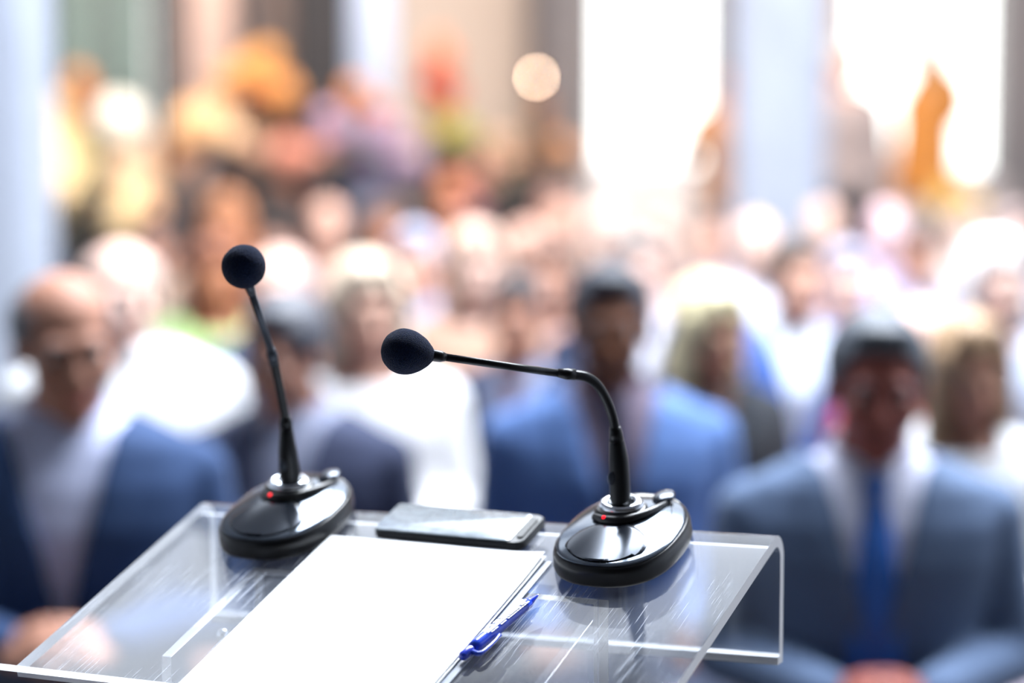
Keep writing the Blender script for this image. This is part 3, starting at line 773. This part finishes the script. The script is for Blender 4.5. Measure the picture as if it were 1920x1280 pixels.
def hair_mesh(kind):
    key = ('h', kind)
    if key in _C: return _C[key]
    cap = ell((0, .022, .043), (.084, .101, .090), n=24, k=16)
    zl = lambda y: float(np.interp(y, [-.1, -.06, -.03, .03, .08, .13], [.088, .074, .012, .0, -.055, -.065]))
    if kind == 'short':
        me = remesh([cap, ell((0, -.045, .108), (.05, .03, .018)), ell((0, .05, -.02), (.064, .05, .06))], .006, 3, None, 'hair'); cut(me, lambda c, n: c.z > zl(c.y), .008)
    elif kind == 'balding':
        me = remesh([ell((0, .026, .03), (.083, .098, .085), n=24, k=16), ell((0, .05, -.02), (.064, .05, .06))], .006, 3, None, 'hair')
        cut(me, lambda c, n: c.z > zl(c.y) and c.z < .075 + .25 * c.y and c.y > -.055, .006)
    else:
        lo_ = {'bob': -.10, 'long': -.19}[kind]
        pr = [ell((0, .020, .045), (.093, .108, .094), n=24, k=16), ell((0, .060, (lo_) / 2), (.088, .058, abs(lo_) * .62 + .03))]
        for s in (-1, 1): pr += [capsule((s * .070, -.012, .05), (s * .083, -.020, lo_ * .95), .030, .034), capsule((s * .03, -.055, .112), (s * .068, -.045, .04), .022, .020)]
        me = remesh(pr, .007, 3, None, 'hair'); cut(me, lambda c, n: not (c.y < -.005 and abs(c.x) < .055 and c.z < .072), .004)
    _C[key] = me; return me
def smallmesh(nm, vf):
    me = mesh(nm, *vf); me.materials.append(None); return me
SK = {'light': 'dfae98', 'pale': 'ecc5b4', 'tan': 'b5836e', 'brown': '70452f', 'red': '96564c', 'warm': 'd08a63'}
def pmat(kind, hexc):
    p = {'skin': dict(rough=.55, var=.06, scale=30, spec=.3), 'hair': dict(rough=.5, var=.25, scale=60), 'cloth': dict(rough=.85, var=.12, scale=120, sheen=.1)}[kind]
    return mat(kind + '_' + hexc, hexc, **p)
m_chair = mat('dark_chair_plastic', '26282d', .5, var=.1)
_ch = {}
def chair(x, y, rz, who):
    c = empty('stacking_chair', (x, y, 0), 'dark chair under ' + (who if len(who.split()) < 13 else who.split(',')[0]), 'chair', 'chairs under the seated audience', rz)
    if not _ch:
        V, Fc = rings([[(px_, py_, z) for px_, py_ in rrect(.21, .20, .05)] for z in (.425, .432, .442, .447)]); _ch['seat'] = mesh('seat', V, Fc, False)
        RR = []
        for k in range(9):
            t = (k / 8 - .5) * 2; RR.append([(t * .2, .245 - .03 * t * t, .56), (t * .2, .257 - .03 * t * t, .56), (t * .2, .285 - .03 * t * t, .86), (t * .2, .273 - .03 * t * t, .86)])
        V, Fc = rings(RR); _ch['backrest'] = mesh('backrest', V, Fc, False)
        for i, (sx_, sy_) in enumerate(((-1, -1), (1, -1), (-1, 1), (1, 1))):
            P_ = [(sx_ * .19, sy_ * .18, .43), (sx_ * .215, sy_ * .215, .002)]
            if sy_ > 0: P_ = [(sx_ * .19, .262, .80), (sx_ * .195, .235, .5), (sx_ * .20, .20, .40), (sx_ * .215, .215, .002)]
            V, Fc = tubepts(P_, [.011] * len(P_), 8); _ch['leg%d' % i] = mesh('leg', V, Fc)
        for me in _ch.values(): me.materials.append(m_chair)
    for k, me in _ch.items():
        o = bpy.data.objects.new('leg' if k.startswith('leg') else k, me); COL.objects.link(o); o.parent = c
def person(px, ytop, D, label, skin='light', hair='short', hc='3a3534', outfit='suit', c1='1c2740', c2='dfe3f0', tie=None, c3='20242e',
           arm='lap', cross=0, head=(0, 0, 0), rz=0, wide=1.0, group='seated audience', detail=True, vox=.006, glasses=False, z0=0.0):
    x = (px - 960) / FPX * D; z = at(960, ytop, D).z
    sc = min(1.10, max(.90, z / 1.325)); y = D + .02
    x += 0.012 * math.sin(R(rz))
    e = empty('person', (x, y, 0), label, 'person', group, R(rz)); e.scale = (sc * wide, sc, sc)
    sm = pmat('skin', SK.get(skin, skin)); hm = pmat('hair', hc)
    def add(nm, me, m, par=e, lab=None):
        o = link(nm, me, par, (0, 0, 0), m, True)
        if lab: o['label'] = lab
        return o
    hp = tuple(head); b = add('body', body_mesh(arm, cross, hp, vox), sm)
    M = headmat(*hp)
    if hair: h = add('hair', hair_mesh(hair), hm); h.matrix_local = M
    for s in (-1, 1):
        o = add('eye', simple('eye', lambda: smallmesh('eye', ell((0, 0, 0), (.0120, .0105, .0100), n=12, k=8))), mat('shaded_eye_white', 'a39c98', .3, var=.02)); o.matrix_local = M @ Matrix.Translation((s * .031, -.0735, .004))  # eyeballs greyed, overhead shade put into their colour
        if detail:
            o2 = add('iris', simple('iris', lambda: smallmesh('iris', ell((0, -.0095, 0), (.0055, .0028, .0055), n=10, k=6))), mat('dark_iris', '2b1d16', .2), o)
            o = add('eyebrow', simple('brow', lambda: smallmesh('eyebrow', tubepts([(-.016, .003, -.003), (-.006, -.002, .002), (.006, -.002, .002), (.016, .005, -.003)], [.002, .0034, .0034, .002], 8))), hm); o.matrix_local = M @ Matrix.Translation((s * .032, -.0905, .027))
    if detail:
        o = add('lips', simple('lips', lambda: smallmesh('lips', ell((0, -.0935, -.063), (.021, .007, .0065), n=12, k=8))), pmat('skin', {'brown': '5c322b', 'red': '7c3f3c'}.get(skin, 'b5655c'))); o.matrix_local = M
    if glasses:
        V = []; prs = []
        for s in (-1, 1): prs.append(tubepts([(s * .032 + .021 * math.cos(t), -.1, .006 + .017 * math.sin(t)) for t in [2 * math.pi * k / 16 for k in range(17)]], [.0016] * 17, 6)); prs.append(tubepts([(s * .053, -.1, .010), (s * .076, -.03, .008), (s * .08, .01, .004)], [.0014] * 3, 6))
        prs.append(tubepts([(-.011, -.1, .010), (.011, -.1, .010)], [.0014] * 2, 6))
        o = add('glasses', simple('glasses', lambda: smallmesh('glasses', merge(prs))), m_black); o.matrix_local = M
    add('trousers', simple(('t', cross), lambda: trousers_mesh(cross)), pmat('cloth', c3))
    for i in (0, 1): add('shoe', simple(('sh', cross, i), lambda: shoe_mesh(cross, i)), mat('black_leather', '17171a', .35))
    if outfit == 'suit':
        add('shirt', simple('shirt', shirt_mesh), pmat('cloth', c2)); add('collar', simple('collar', collar_mesh), pmat('cloth', c2))
        j = add('jacket', jacket_mesh(arm), pmat('cloth', c1))
        if detail: add('lapels', jacket_mesh(arm, True), pmat('cloth', c1), j)
        if tie: add('tie', simple('tie', tie_mesh), mat('silk_' + tie, tie, .4, var=.1, scale=90))
    elif outfit == 'shirt':
        add('shirt', simple(('top', arm), lambda: top_mesh(arm)), pmat('cloth', c1)); add('collar', simple('collar', collar_mesh), pmat('cloth', c1))
    else:
        add('blouse', simple(('top', arm), lambda: top_mesh(arm)), pmat('cloth', c1))
    chair(x, y, R(rz), label)
    return e
FR = 'guests in the front rows'; MR = 'guests in the middle rows'; BR = 'guests in the back rows'
# front row
person(112, 500, 3.98, 'man in navy blazer and open lilac shirt seated farthest left, hands clasped', 'tan', 'balding', '504c50', 'suit', '26426e', 'cbd3f4', None, '141a28', 'clasp', 1, (14, 10, -3), 6, 1.04, FR)
person(552, 552, 4.7, 'grey-haired man in dark navy suit seated behind the left microphone neck', 'tan', 'short', '55565e', 'suit', '2b3350', '8e93aa', None, '191d2a', 'thigh', 0, (-16, 12, 0), -10, .98, FR)
person(1146, 502, 4.72, 'brown-skinned man in bright blue jacket seated behind the right microphone', 'brown', 'short', '3c3f48', 'suit', '5575ae', '74677a', '252b45', '18233c', 'thigh', 0, (-4, 4, 0), 4, 1.02, FR)
person(1643, 592, 3.95, 'ruddy man in blue-grey suit and long blue tie at right, hands in lap', 'red', 'short', '4d535c', 'suit', '566a8a', 'd3d6ec', '3068c0', '222a36', 'low_clasp', 1, (2, 7, 2), -3, 1.05, FR)
# second row
person(222, 452, 5.45, 'bald pink-faced man in bright white shirt over the navy blazer man', 'pale', 'balding', 'b5a49c', 'shirt', 'f4f7fc', None, None, '2a3040', 'thigh', 0, (-10, 6, 0), 16, 1.12, FR)
person(676, 486, 5.45, 'fair-haired woman in dazzling white top seated behind the two microphones', 'light', 'bob', 'e2cdb4', 'blouse', 'f6f4f6', None, None, '2c3450', 'lap', 0, (8, 6, 0), 8, 1.0, FR)
person(970, 519, 5.85, 'dark-haired man in dark navy suit left of the bright blue jacket', 'tan', 'short', '4a4547', 'suit', '212e4d', '8b90aa', '5b2c3a', '151b2a', 'lap', 0, (5, 5, 0), -6, .94, FR)
person(1312, 526, 5.5, 'woman with long pale blonde hair and dark jacket, head bowed', 'tan', 'long', 'd9cda4', 'suit', '22272f', '6a5148', None, '14171d', 'lap', 0, (18, 14, 0), 10, .96, FR)
person(1815, 596, 4.8, 'woman with light brown long hair and white top at far right', 'tan', 'long', 'a88a6a', 'blouse', 'eef0f4', None, None, '8f8590', 'lap', 0, (20, 8, 0), -8, .94, FR)
# third and fourth rows
person(1735, 562, 5.65, 'bald pink-headed man in red top just right of the blue tie man', 'pale', None, 'b0a8a4', 'shirt', 'c8505a', None, None, '4a4048', 'thigh', 0, (-4, 4, 0), 0, .98, MR)
person(1488, 448, 6.35, 'man in mid blue jacket over white shirt, right of the blonde woman', 'light', 'short', '5d5048', 'suit', '4668b4', 'dfe8f6', None, '2b3344', 'lap', 0, (8, 5, 0), 6, .98, MR)
person(1862, 448, 6.35, 'white-haired guest in pale blue-grey shirt at far right edge', 'pale', 'bob', 'f2f0ec', 'shirt', 'b9c3d8', None, None, '4b4f5c', 'thigh', 0, (10, 6, 0), 0, 1.0, MR)
person(1592, 462, 7.15, 'lilac-grey haired guest with pale pink scarfless blouse above the ruddy man', 'pale', 'short', 'b0adc0', 'blouse', 'e2cfcc', None, None, '4b4f5c', 'lap', 0, (-4, 6, 0), 0, .96, MR)
person(528, 462, 6.3, 'pale-faced man in grey jacket directly above the left man in navy suit', 'pale', 'balding', 'b9b0b0', 'suit', '505c78', 'b8bccb', None, '2b2f3a', 'thigh', 0, (-8, 5, 0), 0, .98, MR)
person(400, 448, 7.1, 'auburn-haired woman in light green dress between the left heads', 'warm', 'long', '8a5238', 'blouse', 'a5c782', None, None, '7c9c68', 'lap', 0, (6, 6, 0), 8, .98, MR)
person(888, 428, 6.8, 'light pink-faced woman with fair hair above the right foam ball', 'pale', 'bob', 'dcbba6', 'blouse', 'c99f88', None, None, '59433c', 'lap', 0, (10, 6, 0), 0, .96, MR)
person(778, 425, 7.15, 'silver-haired guest in slate blue jacket behind the fair-haired woman', 'light', 'short', 'a5a8bd', 'suit', '48587c', 'a9b1cf', None, '2b3344', 'thigh', 0, (-6, 6, 0), 0, .96, MR)
person(1035, 450, 7.1, 'brown-haired woman in mauve blouse above the dark navy suit', 'light', 'bob', '7a5c50', 'blouse', 'bba0ac', None, None, '4a4550', 'lap', 0, (-8, 6, 0), 0, .94, MR)
person(1188, 438, 6.55, 'pink-cheeked man in dark blue suit left of the blonde hair', 'pale', 'short', '8c827e', 'suit', '2e3a58', 'dcdce8', None, '222a3a', 'lap', 0, (6, 5, 0), 0, .98, MR)
# back rows
LB = [(1415, 402, 8.0, 'pale balding man in lilac-grey jacket before the stone column', 'pale', 'balding', 'd0c6c4', 'suit', '8f95b2', 'e4e6f2'),
      (1240, 408, 8.4, 'rosy-faced woman with mousy hair left of the stone column', 'pale', 'bob', 'bda394', 'blouse', 'dcc3c0', None),
      (1722, 425, 7.95, 'dark brown-haired man in violet-blue jacket right of the pink bald head', 'tan', 'short', '5a4542', 'suit', '5a649a', 'b9bcd4'),
      (1658, 380, 8.9, 'round bald pink head above lilac shirt, below the right window', 'f3cfd2', None, 'd0c6c4', 'shirt', 'cfc2e0', None),
      (1545, 378, 9.8, 'peach-faced balding man at the right foot of the stone column', 'pale', 'balding', 'd8bda4', 'suit', '9a8f9c', 'd9d2dc'),
      (1905, 392, 8.9, 'pink-faced guest in mauve top cut by the right frame edge', 'pale', 'short', 'b39c98', 'blouse', 'a18da4', None),
      (1335, 395, 8.9, 'brown-haired guest in taupe jacket beside the column', 'light', 'short', '8a6f62', 'suit', '8b7f86', 'd0c6cc'),
      (1130, 390, 8.9, 'fair guest in cream blouse below the left white window', 'pale', 'bob', 'e3cdbd', 'blouse', 'ead7cc', None),
      (985, 412, 8.0, 'peach-faced man in brown-grey jacket under the grey pillar', 'light', 'balding', 'b79c90', 'suit', '86706c', 'd2bdb8'),
      (845, 396, 8.9, 'auburn-haired guest in rust top under the coral flowers', 'warm', 'bob', '9a6248', 'blouse', 'a3604c', None),
      (725, 382, 9.8, 'brown-haired man in steel blue jacket below the mauve flowers', 'warm', 'short', '6b4a3e', 'suit', '5c6c90', 'b3b6cc'),
      (612, 372, 8.9, 'peach-faced guest in dusty pink top between dark jackets', 'light', 'balding', 'a58272', 'blouse', 'c79a8e', None),
      (425, 365, 8.9, 'warm-skinned woman in peach dress between two black pedestals', 'warm', 'bob', 'c4835a', 'blouse', 'dba183', None),
      (520, 405, 8.0, 'dark-haired guest in charcoal jacket below the orange flowers', 'tan', 'short', '2f2624', 'suit', '2d2a30', '8b7a78'),
      (290, 405, 8.0, 'dark-haired guest in brown jacket below the cream flowers', 'tan', 'short', '4a3730', 'suit', '4d4038', 'a08c78'),
      (1805, 392, 9.8, 'fair guest in beige jacket right of the golden statue', 'pale', 'short', 'c2a892', 'suit', 'b3a39a', 'e0d8d0'),
      (1050, 380, 9.8, 'dusty pink-faced guest in black jacket under the grey pillar', 'light', 'balding', 'b08a7a', 'suit', '3b3434', '9a8a88')]
poses = [((6, 5, 0), 'lap'), ((-8, 6, 0), 'thigh'), ((-4, 4, 0), 'thigh'), ((10, 6, 0), 'lap')]
for i, r_ in enumerate(LB):
    px, yt, D, lab, sk_, hr, hc, of, c1, c2 = r_; hd, am = poses[i % 4]
    person(px, yt, D, lab, sk_, hr, hc, of, c1, c2, None, '2b2d36', am, 0, hd, rnd.uniform(-4, 4), .88, BR, detail=False)

# two people standing by the column: their own meshes, bodies upright
def standing(px, ytop, D, z0, label, skin, hc, c1, c3, rz, armup=False):
    x = (px - 960) / FPX * D; sc = (at(960, ytop, D).z - z0) / 1.765
    e = empty('person', (x, D, z0), label, 'person', 'people standing beside the stone column', R(rz)); e.scale = (sc,) * 3
    M = Matrix.Translation((0, 0, .44)) @ headmat(4, 4, 0); dz = Matrix.Translation((0, 0, .44))
    def legs(inf):
        out = []
        for s in (-1, 1): out += [capsule((s * .085, .01, .93), (s * .095, -.01, .50), .086 + inf, .056 + inf), capsule((s * .095, -.01, .50), (s * .10, .01, .09), .054 + inf, .038 + inf)]
        return out
    def arms(inf, hands):
        out = []
        for s in (-1, 1):
            sh, el = Vector((s * .185, .012, 1.425)), Vector((s * .235, .03, 1.15)); wr = Vector((s * .215, -.06, .90))
            if armup and s < 0: el = Vector((s * .26, -.10, 1.22)); wr = Vector((s * .17, -.27, 1.38))
            out += [ell(tuple(sh - Vector((s * .015, 0, .01))), (.062 + inf,) * 3), capsule(sh, el, .05 + inf, .042 + inf), capsule(el, wr, .042 + inf, .028 + inf)]
            if hands:
                d = (wr - el).normalized()
                for k, o_ in enumerate((.028, .009, -.010, -.028)):
                    kn = wr + d * .085 + Vector((0, o_, 0)); out += [capsule(wr, kn, .016, .011), capsule(kn, kn + (d + Vector((-s * .35, 0, 0))).normalized() * .04, .0095, .0085), capsule(kn + (d + Vector((-s * .35, 0, 0))).normalized() * .04, kn + d * .06 + Vector((-s * .03, 0, 0)), .0085, .007)]
                out.append(capsule(wr + d * .02, wr + d * .06 + Vector((0, -.045, 0)), .014, .009))
        return out
    body = remesh([xf(dz, torso(0))] + arms(0, True) + legs(0) + [xf(M, h) for h in HEADP] + [capsule(Vector((0, .012, 1.5)), M @ Vector((0, .012, -.055)), .06, .052)], .008, 2, None, 'body')
    link('body', body, e, m=pmat('skin', SK[skin]), objmat=True)
    h = link('hair', hair_mesh('short'), e, m=pmat('hair', hc), objmat=True); h.matrix_local = M
    tp = remesh([xf(dz, torso(.019))] + arms(.010, False), .011, 3, None, 'shirt'); cut(tp, lambda c, n: not (c.z > 1.49 and abs(c.x) < .09) and not (c.z < 1.03 and abs(c.x) < .195 and c.y > -.13), .003)
    link('shirt', tp, e, m=pmat('cloth', c1), objmat=True)
    link('trousers', remesh([xf(dz, torso(.012, zhi=.73))] + legs(.013), .012, 2, None, 'trousers'), e, m=pmat('cloth', c3), objmat=True)
    for s in (-1, 1):
        link('shoe', remesh([capsule((s * .10, .03, .045), (s * .115, -.14, .035), .042, .034)], .01, 2, None, 'shoe'), e, m=mat('black_leather', '17171a', .35), objmat=True)
standing(1580, 82, 12.2, .27, 'standing person with sandy hair and greige shirt right of the column', 'light', 'cdc3b4', 'a4928c', '16222f', 10)
standing(1368, 118, 12.4, .27, 'standing person in orange-tan top half hidden left of the column', 'warm', '6b5a52', 'c08a62', '24242a', -14, True)

# ------------------------------------------------------------------ statue on the window sill
ys = 13.3
def sp(px, py): return at(px, py, ys)
m_amber = mat('amber_brown_wood', 'b9742a', .5, var=.25, scale=9)
m_amber2 = mat('dull_brown_wood', '8a6a48', .6, var=.2, scale=9)
st = empty('statue', sp(1735, 372), 'amber-brown carved statue with one arm raised before the right window', 'statue')
RR = []
for py, x0, x1 in ((372, 1672, 1794), (350, 1674, 1792), (320, 1676, 1790), (285, 1678, 1790), (255, 1682, 1790), (235, 1684, 1790), (222, 1682, 1792)):
    c = sp((x0 + x1) / 2, py); r = (x1 - x0) / 2 / FPX * ys
    RR.append([tuple(c + Vector((r * math.cos(t) * (1 + .05 * math.cos(9 * t)), r * .8 * math.sin(t) * (1 + .05 * math.cos(9 * t)), 0))) for t in [2 * math.pi * j / 36 for j in range(36)]])
V, Fc = rings(RR); part('robe', V, Fc, m_amber, st)
k = ys / FPX
tprims = [ell(sp(1738, 205), (60 * k, 42 * k, 52 * k)), ell(sp(1755, 178), (62 * k, 42 * k, 56 * k)), ell(sp(1764, 198), (54 * k, 38 * k, 50 * k)), ell(sp(1735, 178), (38 * k, 30 * k, 40 * k)),
          capsule(sp(1785, 190), sp(1765, 240), 22 * k, 20 * k), capsule(sp(1712, 180), sp(1706, 222), 22 * k, 19 * k), ell(sp(1704, 224), (20 * k, 20 * k, 20 * k)), capsule(sp(1756, 165), sp(1757, 148), 30 * k, 22 * k)]
me = remesh(tprims, .012, 3, None, 'torso'); o = link('torso', me, st, m=m_amber); o.location = -Vector(st.location)
tprims = [ell(sp(1762, 138), (24 * k, 24 * k, 27 * k)), capsule(sp(1760, 138) + Vector((0, -.06, 0)), sp(1758, 146) + Vector((0, -.075, 0)), 5 * k, 7 * k), ell(sp(1762, 122), (22 * k, 22 * k, 14 * k))]
me = remesh(tprims, .008, 3, None, 'head'); o = link('head', me, st, m=m_amber2); o.location = -Vector(st.location)
V, Fc = tubepts([sp(1752, 176), sp(1748, 128), sp(1741, 104), sp(1738, 92)], [36 * k, 33 * k, 31 * k, 28 * k], 14); part('raised_arm', V, Fc, m_amber2, st)
me = remesh([ell(sp(1737, 86), (27 * k, 24 * k, 28 * k)), capsule(sp(1730, 84), sp(1729, 64), 11 * k, 9 * k), capsule(sp(1738, 82), sp(1738, 60), 11 * k, 9 * k), capsule(sp(1747, 84), sp(1748, 63), 11 * k, 9 * k)], .008, 2, None, 'hand')
o = link('hand', me, st, m=mat('weathered_bronze', '46504c', .6)); o.location = -Vector(st.location)
box('plinth', wx(1678, ys), wx(1788, ys), ys - .16, ys + .16, wz(380, ys), wz(361, ys), m_amber2, st, bev=.004)
ped = box('pedestal', wx(1670, ys), wx(1796, ys), ys - .18, ys + .099, 0, wz(380, ys), mat('greige_wall', 'b5aaa6'), None, bev=.006)
tag(ped, 'tall greige pedestal carrying the amber-brown statue', 'pedestal')

# ------------------------------------------------------------------ flower arrangements at the back
import mathutils.noise as mn
def bloom_mesh(seed):
    bm = bmesh.new(); bmesh.ops.create_icosphere(bm, subdivisions=3, radius=1)
    for v in bm.verts:
        n_ = v.co.normalized(); v.co = n_ * (1 + .16 * mn.noise(n_ * 6 + Vector((seed, 0, 0))) + .05 * mn.noise(n_ * 13))
    me = bpy.data.meshes.new('flower'); bm.to_mesh(me); bm.free(); me.materials.append(None); return me
blooms = [bloom_mesh(s) for s in (1, 5, 9)]
m_leaf = mat('leaf_green', '4d5b2c', .6, var=.3); m_vase = mat('black_pedestal_paint', '242226', .5, var=.1)
def arrangement(D, pxc, ybase, blobs, label, vase_label, potm):
    base = at(pxc, ybase, D); root = empty('flower_arrangement', base, label, 'flowers', 'tall flower arrangements along the back')
    hub = base + Vector((0, 0, .22)); kk = D / FPX
    V, Fc = rings([[tuple(base + Vector((r * math.cos(t), r * math.sin(t), z))) for t in [2 * math.pi * j / 20 for j in range(20)]] for r, z in ((.07, 0), (.10, .03), (.12, .12), (.085, .2), (.10, .24), (.09, .238))])
    part('vase', V, Fc, potm, root)
    stems = []; leaves = []
    for i, (x, y, r, c) in enumerate(blobs):
        dd = D + rnd.uniform(-.14, .14); p = at(x, y, dd)
        for j in range(3 if r > 30 else 2):      # a cluster of two or three heads makes each patch of colour
            off = Vector((rnd.uniform(-.5, .5), rnd.uniform(-.4, .4), rnd.uniform(-.5, .5))) * r * kk * (1.0 if j else .3); q = p + off
            rr = r * kk * (.80 if j == 0 else .55)
            o = link('flower', blooms[(i + j) % 3], root, tuple(q - base), mat('petal_' + c, c, .8, var=.15, scale=14), True); o.scale = (rr, rr, rr * .9); o.rotation_euler = (rnd.random() * 6, rnd.random() * 6, 0)
        stems.append(tubepts([hub, hub.lerp(p, .5) + Vector((0, 0, .05)), p], [.006, .005, .004], 5))
        for j in range(3):
            a = hub.lerp(p, rnd.uniform(.35, .95)); d = Vector((rnd.uniform(-1, 1), rnd.uniform(-1, 1), rnd.uniform(-.3, .8))).normalized(); s = d.cross(Vector((0, 0, 1))).normalized() * .025
            leaves.append(([a, a + d * .07 + s, a + d * .16, a + d * .07 - s, a + d * .07 + Vector((0, 0, .008))], [(0, 1, 4), (1, 2, 4), (2, 3, 4), (3, 0, 4), (0, 3, 2, 1)]))
    V, Fc = merge(stems); o = part('stems', V, Fc, m_leaf, root); o['kind'] = 'stuff'
    V, Fc = merge(leaves); o = part('foliage', V, Fc, m_leaf, root, False); o['kind'] = 'stuff'
    pd_ = box('pedestal', base.x - .19, base.x + .19, base.y - .19, base.y + .19, .25, base.z - .03, m_vase, None, bev=.008)
    V, Fc = boxvf(base.x - .21, base.x + .21, base.y - .21, base.y + .21, base.z - .03, base.z); part('cap', V, Fc, m_vase, pd_, False)
    tag(pd_, vase_label, 'pedestal', 'black pedestals under the flowers')
CR, YC, GD, WC, PE, OR, OB = 'f5d3a0', 'f7dfa6', 'e5b878', 'fbeedd', 'eeb287', 'd88b45', '9a5230'
arrangement(12.1, 190, 445, [(125, 235, 66, CR), (98, 300, 60, YC), (150, 312, 70, YC), (222, 232, 58, WC), (228, 305, 66, 'f3d0ae'), (178, 360, 68, YC), (262, 360, 62, 'f0c9a0'), (112, 352, 52, CR), (240, 412, 56, CR), (160, 402, 48, GD), (150, 150, 30, OR), (158, 190, 36, OB), (285, 400, 30, PE)],
            'cream and yellow flower arrangement at far left before the green window', 'black pedestal under the cream and yellow flowers', m_vase)
arrangement(12.0, 430, 372, [(480, 125, 46, 'dd9a52'), (432, 152, 38, 'd99a58'), (528, 165, 38, 'dc9450'), (470, 175, 30, OB), (510, 215, 38, 'c08050'), (372, 228, 52, 'f0bd88'), (342, 282, 46, 'e0a070'), (400, 296, 46, 'dcbcb0'), (428, 240, 40, 'f0c498'), (470, 290, 42, 'b48a70'), (455, 330, 28, 'a8806c')],
            'orange and peach flower arrangement with arching top left of the black pillar', 'black pedestal under the orange and peach flowers', m_vase)
arrangement(11.8, 610, 400, [(545, 290, 40, 'd88a72'), (560, 338, 40, 'e09a80'), (602, 306, 44, 'e2a08c'), (632, 238, 44, 'd3a9be'), (668, 178, 32, 'd08040'), (704, 205, 28, 'c87440'), (652, 290, 38, 'bf9ab0'), (722, 255, 42, 'a8859c'), (700, 318, 42, '85708c'), (762, 300, 40, 'a5859a'), (742, 348, 36, '6a6684'), (660, 350, 34, '4d4f70')],
            'pink, lilac and purple flower arrangement in front of the black pillar', 'black pedestal under the pink and lilac flowers', m_vase)
arrangement(12.3, 840, 345, [(822, 85, 28, 'cf8f6c'), (828, 122, 32, 'c9704a'), (808, 160, 36, 'a8352c'), (842, 172, 34, 'd0563c'), (824, 222, 38, 'ddb05c'), (850, 250, 36, 'b8a85a'), (880, 270, 34, '7c7a44'), (840, 288, 34, '8d8c4e')],
            'narrow tall flower arrangement of red over yellow and green on beige wall', 'black pedestal under the red and yellow flowers', m_vase)
arrangement(11.9, 960, 440, [(850, 358, 44, 'd0845e'), (905, 340, 40, 'b87468'), (948, 285, 42, 'c49a7c'), (1050, 285, 42, 'c48a62'), (1012, 212, 26, '93603f'), (1022, 250, 22, '6d4a3c'), (1042, 392, 38, 'bd8a7a'), (985, 330, 34, '54463e'), (890, 395, 38, '9c6a70'), (1000, 300, 24, '8a5c44')],
            'coral and tan flower arrangement before the grey pillar', 'black pedestal under the coral and tan flowers', m_vase)
# small yellow plant under the statue
pb = at(1790, 425, 12.6)
yp = empty('flower_arrangement', pb, 'small yellow flowers beside the statue pedestal under the right window', 'flowers', 'tall flower arrangements along the back')
V, Fc = rings([[tuple(pb + Vector((r * math.cos(t), r * math.sin(t), z))) for t in [2 * math.pi * j / 18 for j in range(18)]] for r, z in ((.06, 0), (.09, .02), (.10, .1), (.08, .14), (.075, .138))]); part('vase', V, Fc, m_vase, yp)
for x, y, r in ((1768, 385, 26), (1795, 372, 26), (1822, 388, 24), (1775, 355, 18), (1792, 398, 26)):
    q = at(x, y, 12.6); o = link('flower', blooms[x % 3], yp, tuple(q - pb), mat('petal_e3b865', 'e3b865', .8, var=.15, scale=14), True); o.scale = (r * 12.6 / FPX,) * 3
box_ = box('pedestal', pb.x - .15, pb.x + .15, pb.y - .15, pb.y + .15, 0, pb.z, mat('greige_wall', 'b5aaa6'), None, bev=.006); tag(box_, 'short greige pedestal under the small yellow flowers', 'pedestal')
# wall lamp whose bulb makes the round blur disc
wl = at(1006, 145, 13.55); lamp = empty('wall_lamp', wl, 'tiny bright wall lamp on the grey pillar above the tan flowers', 'lamp')
V, Fc = tubepts([wl + Vector((0, .15, -.06)), wl + Vector((0, .06, -.07)), wl + Vector((0, 0, -.045))], [.008] * 3, 8, 3); part('bracket', V, Fc, m_black, lamp)
V, Fc = tubepts([wl + Vector((0, 0, -.05)), wl + Vector((0, 0, -.03)), wl + Vector((0, 0, -.012))], [.010, .013, .008], 12); part('socket', V, Fc, m_black, lamp)
V, Fc = ell(wl, (.012, .012, .016)); part('bulb', V, Fc, emis('warm_bulb', 'ffd9b8', 55), lamp)
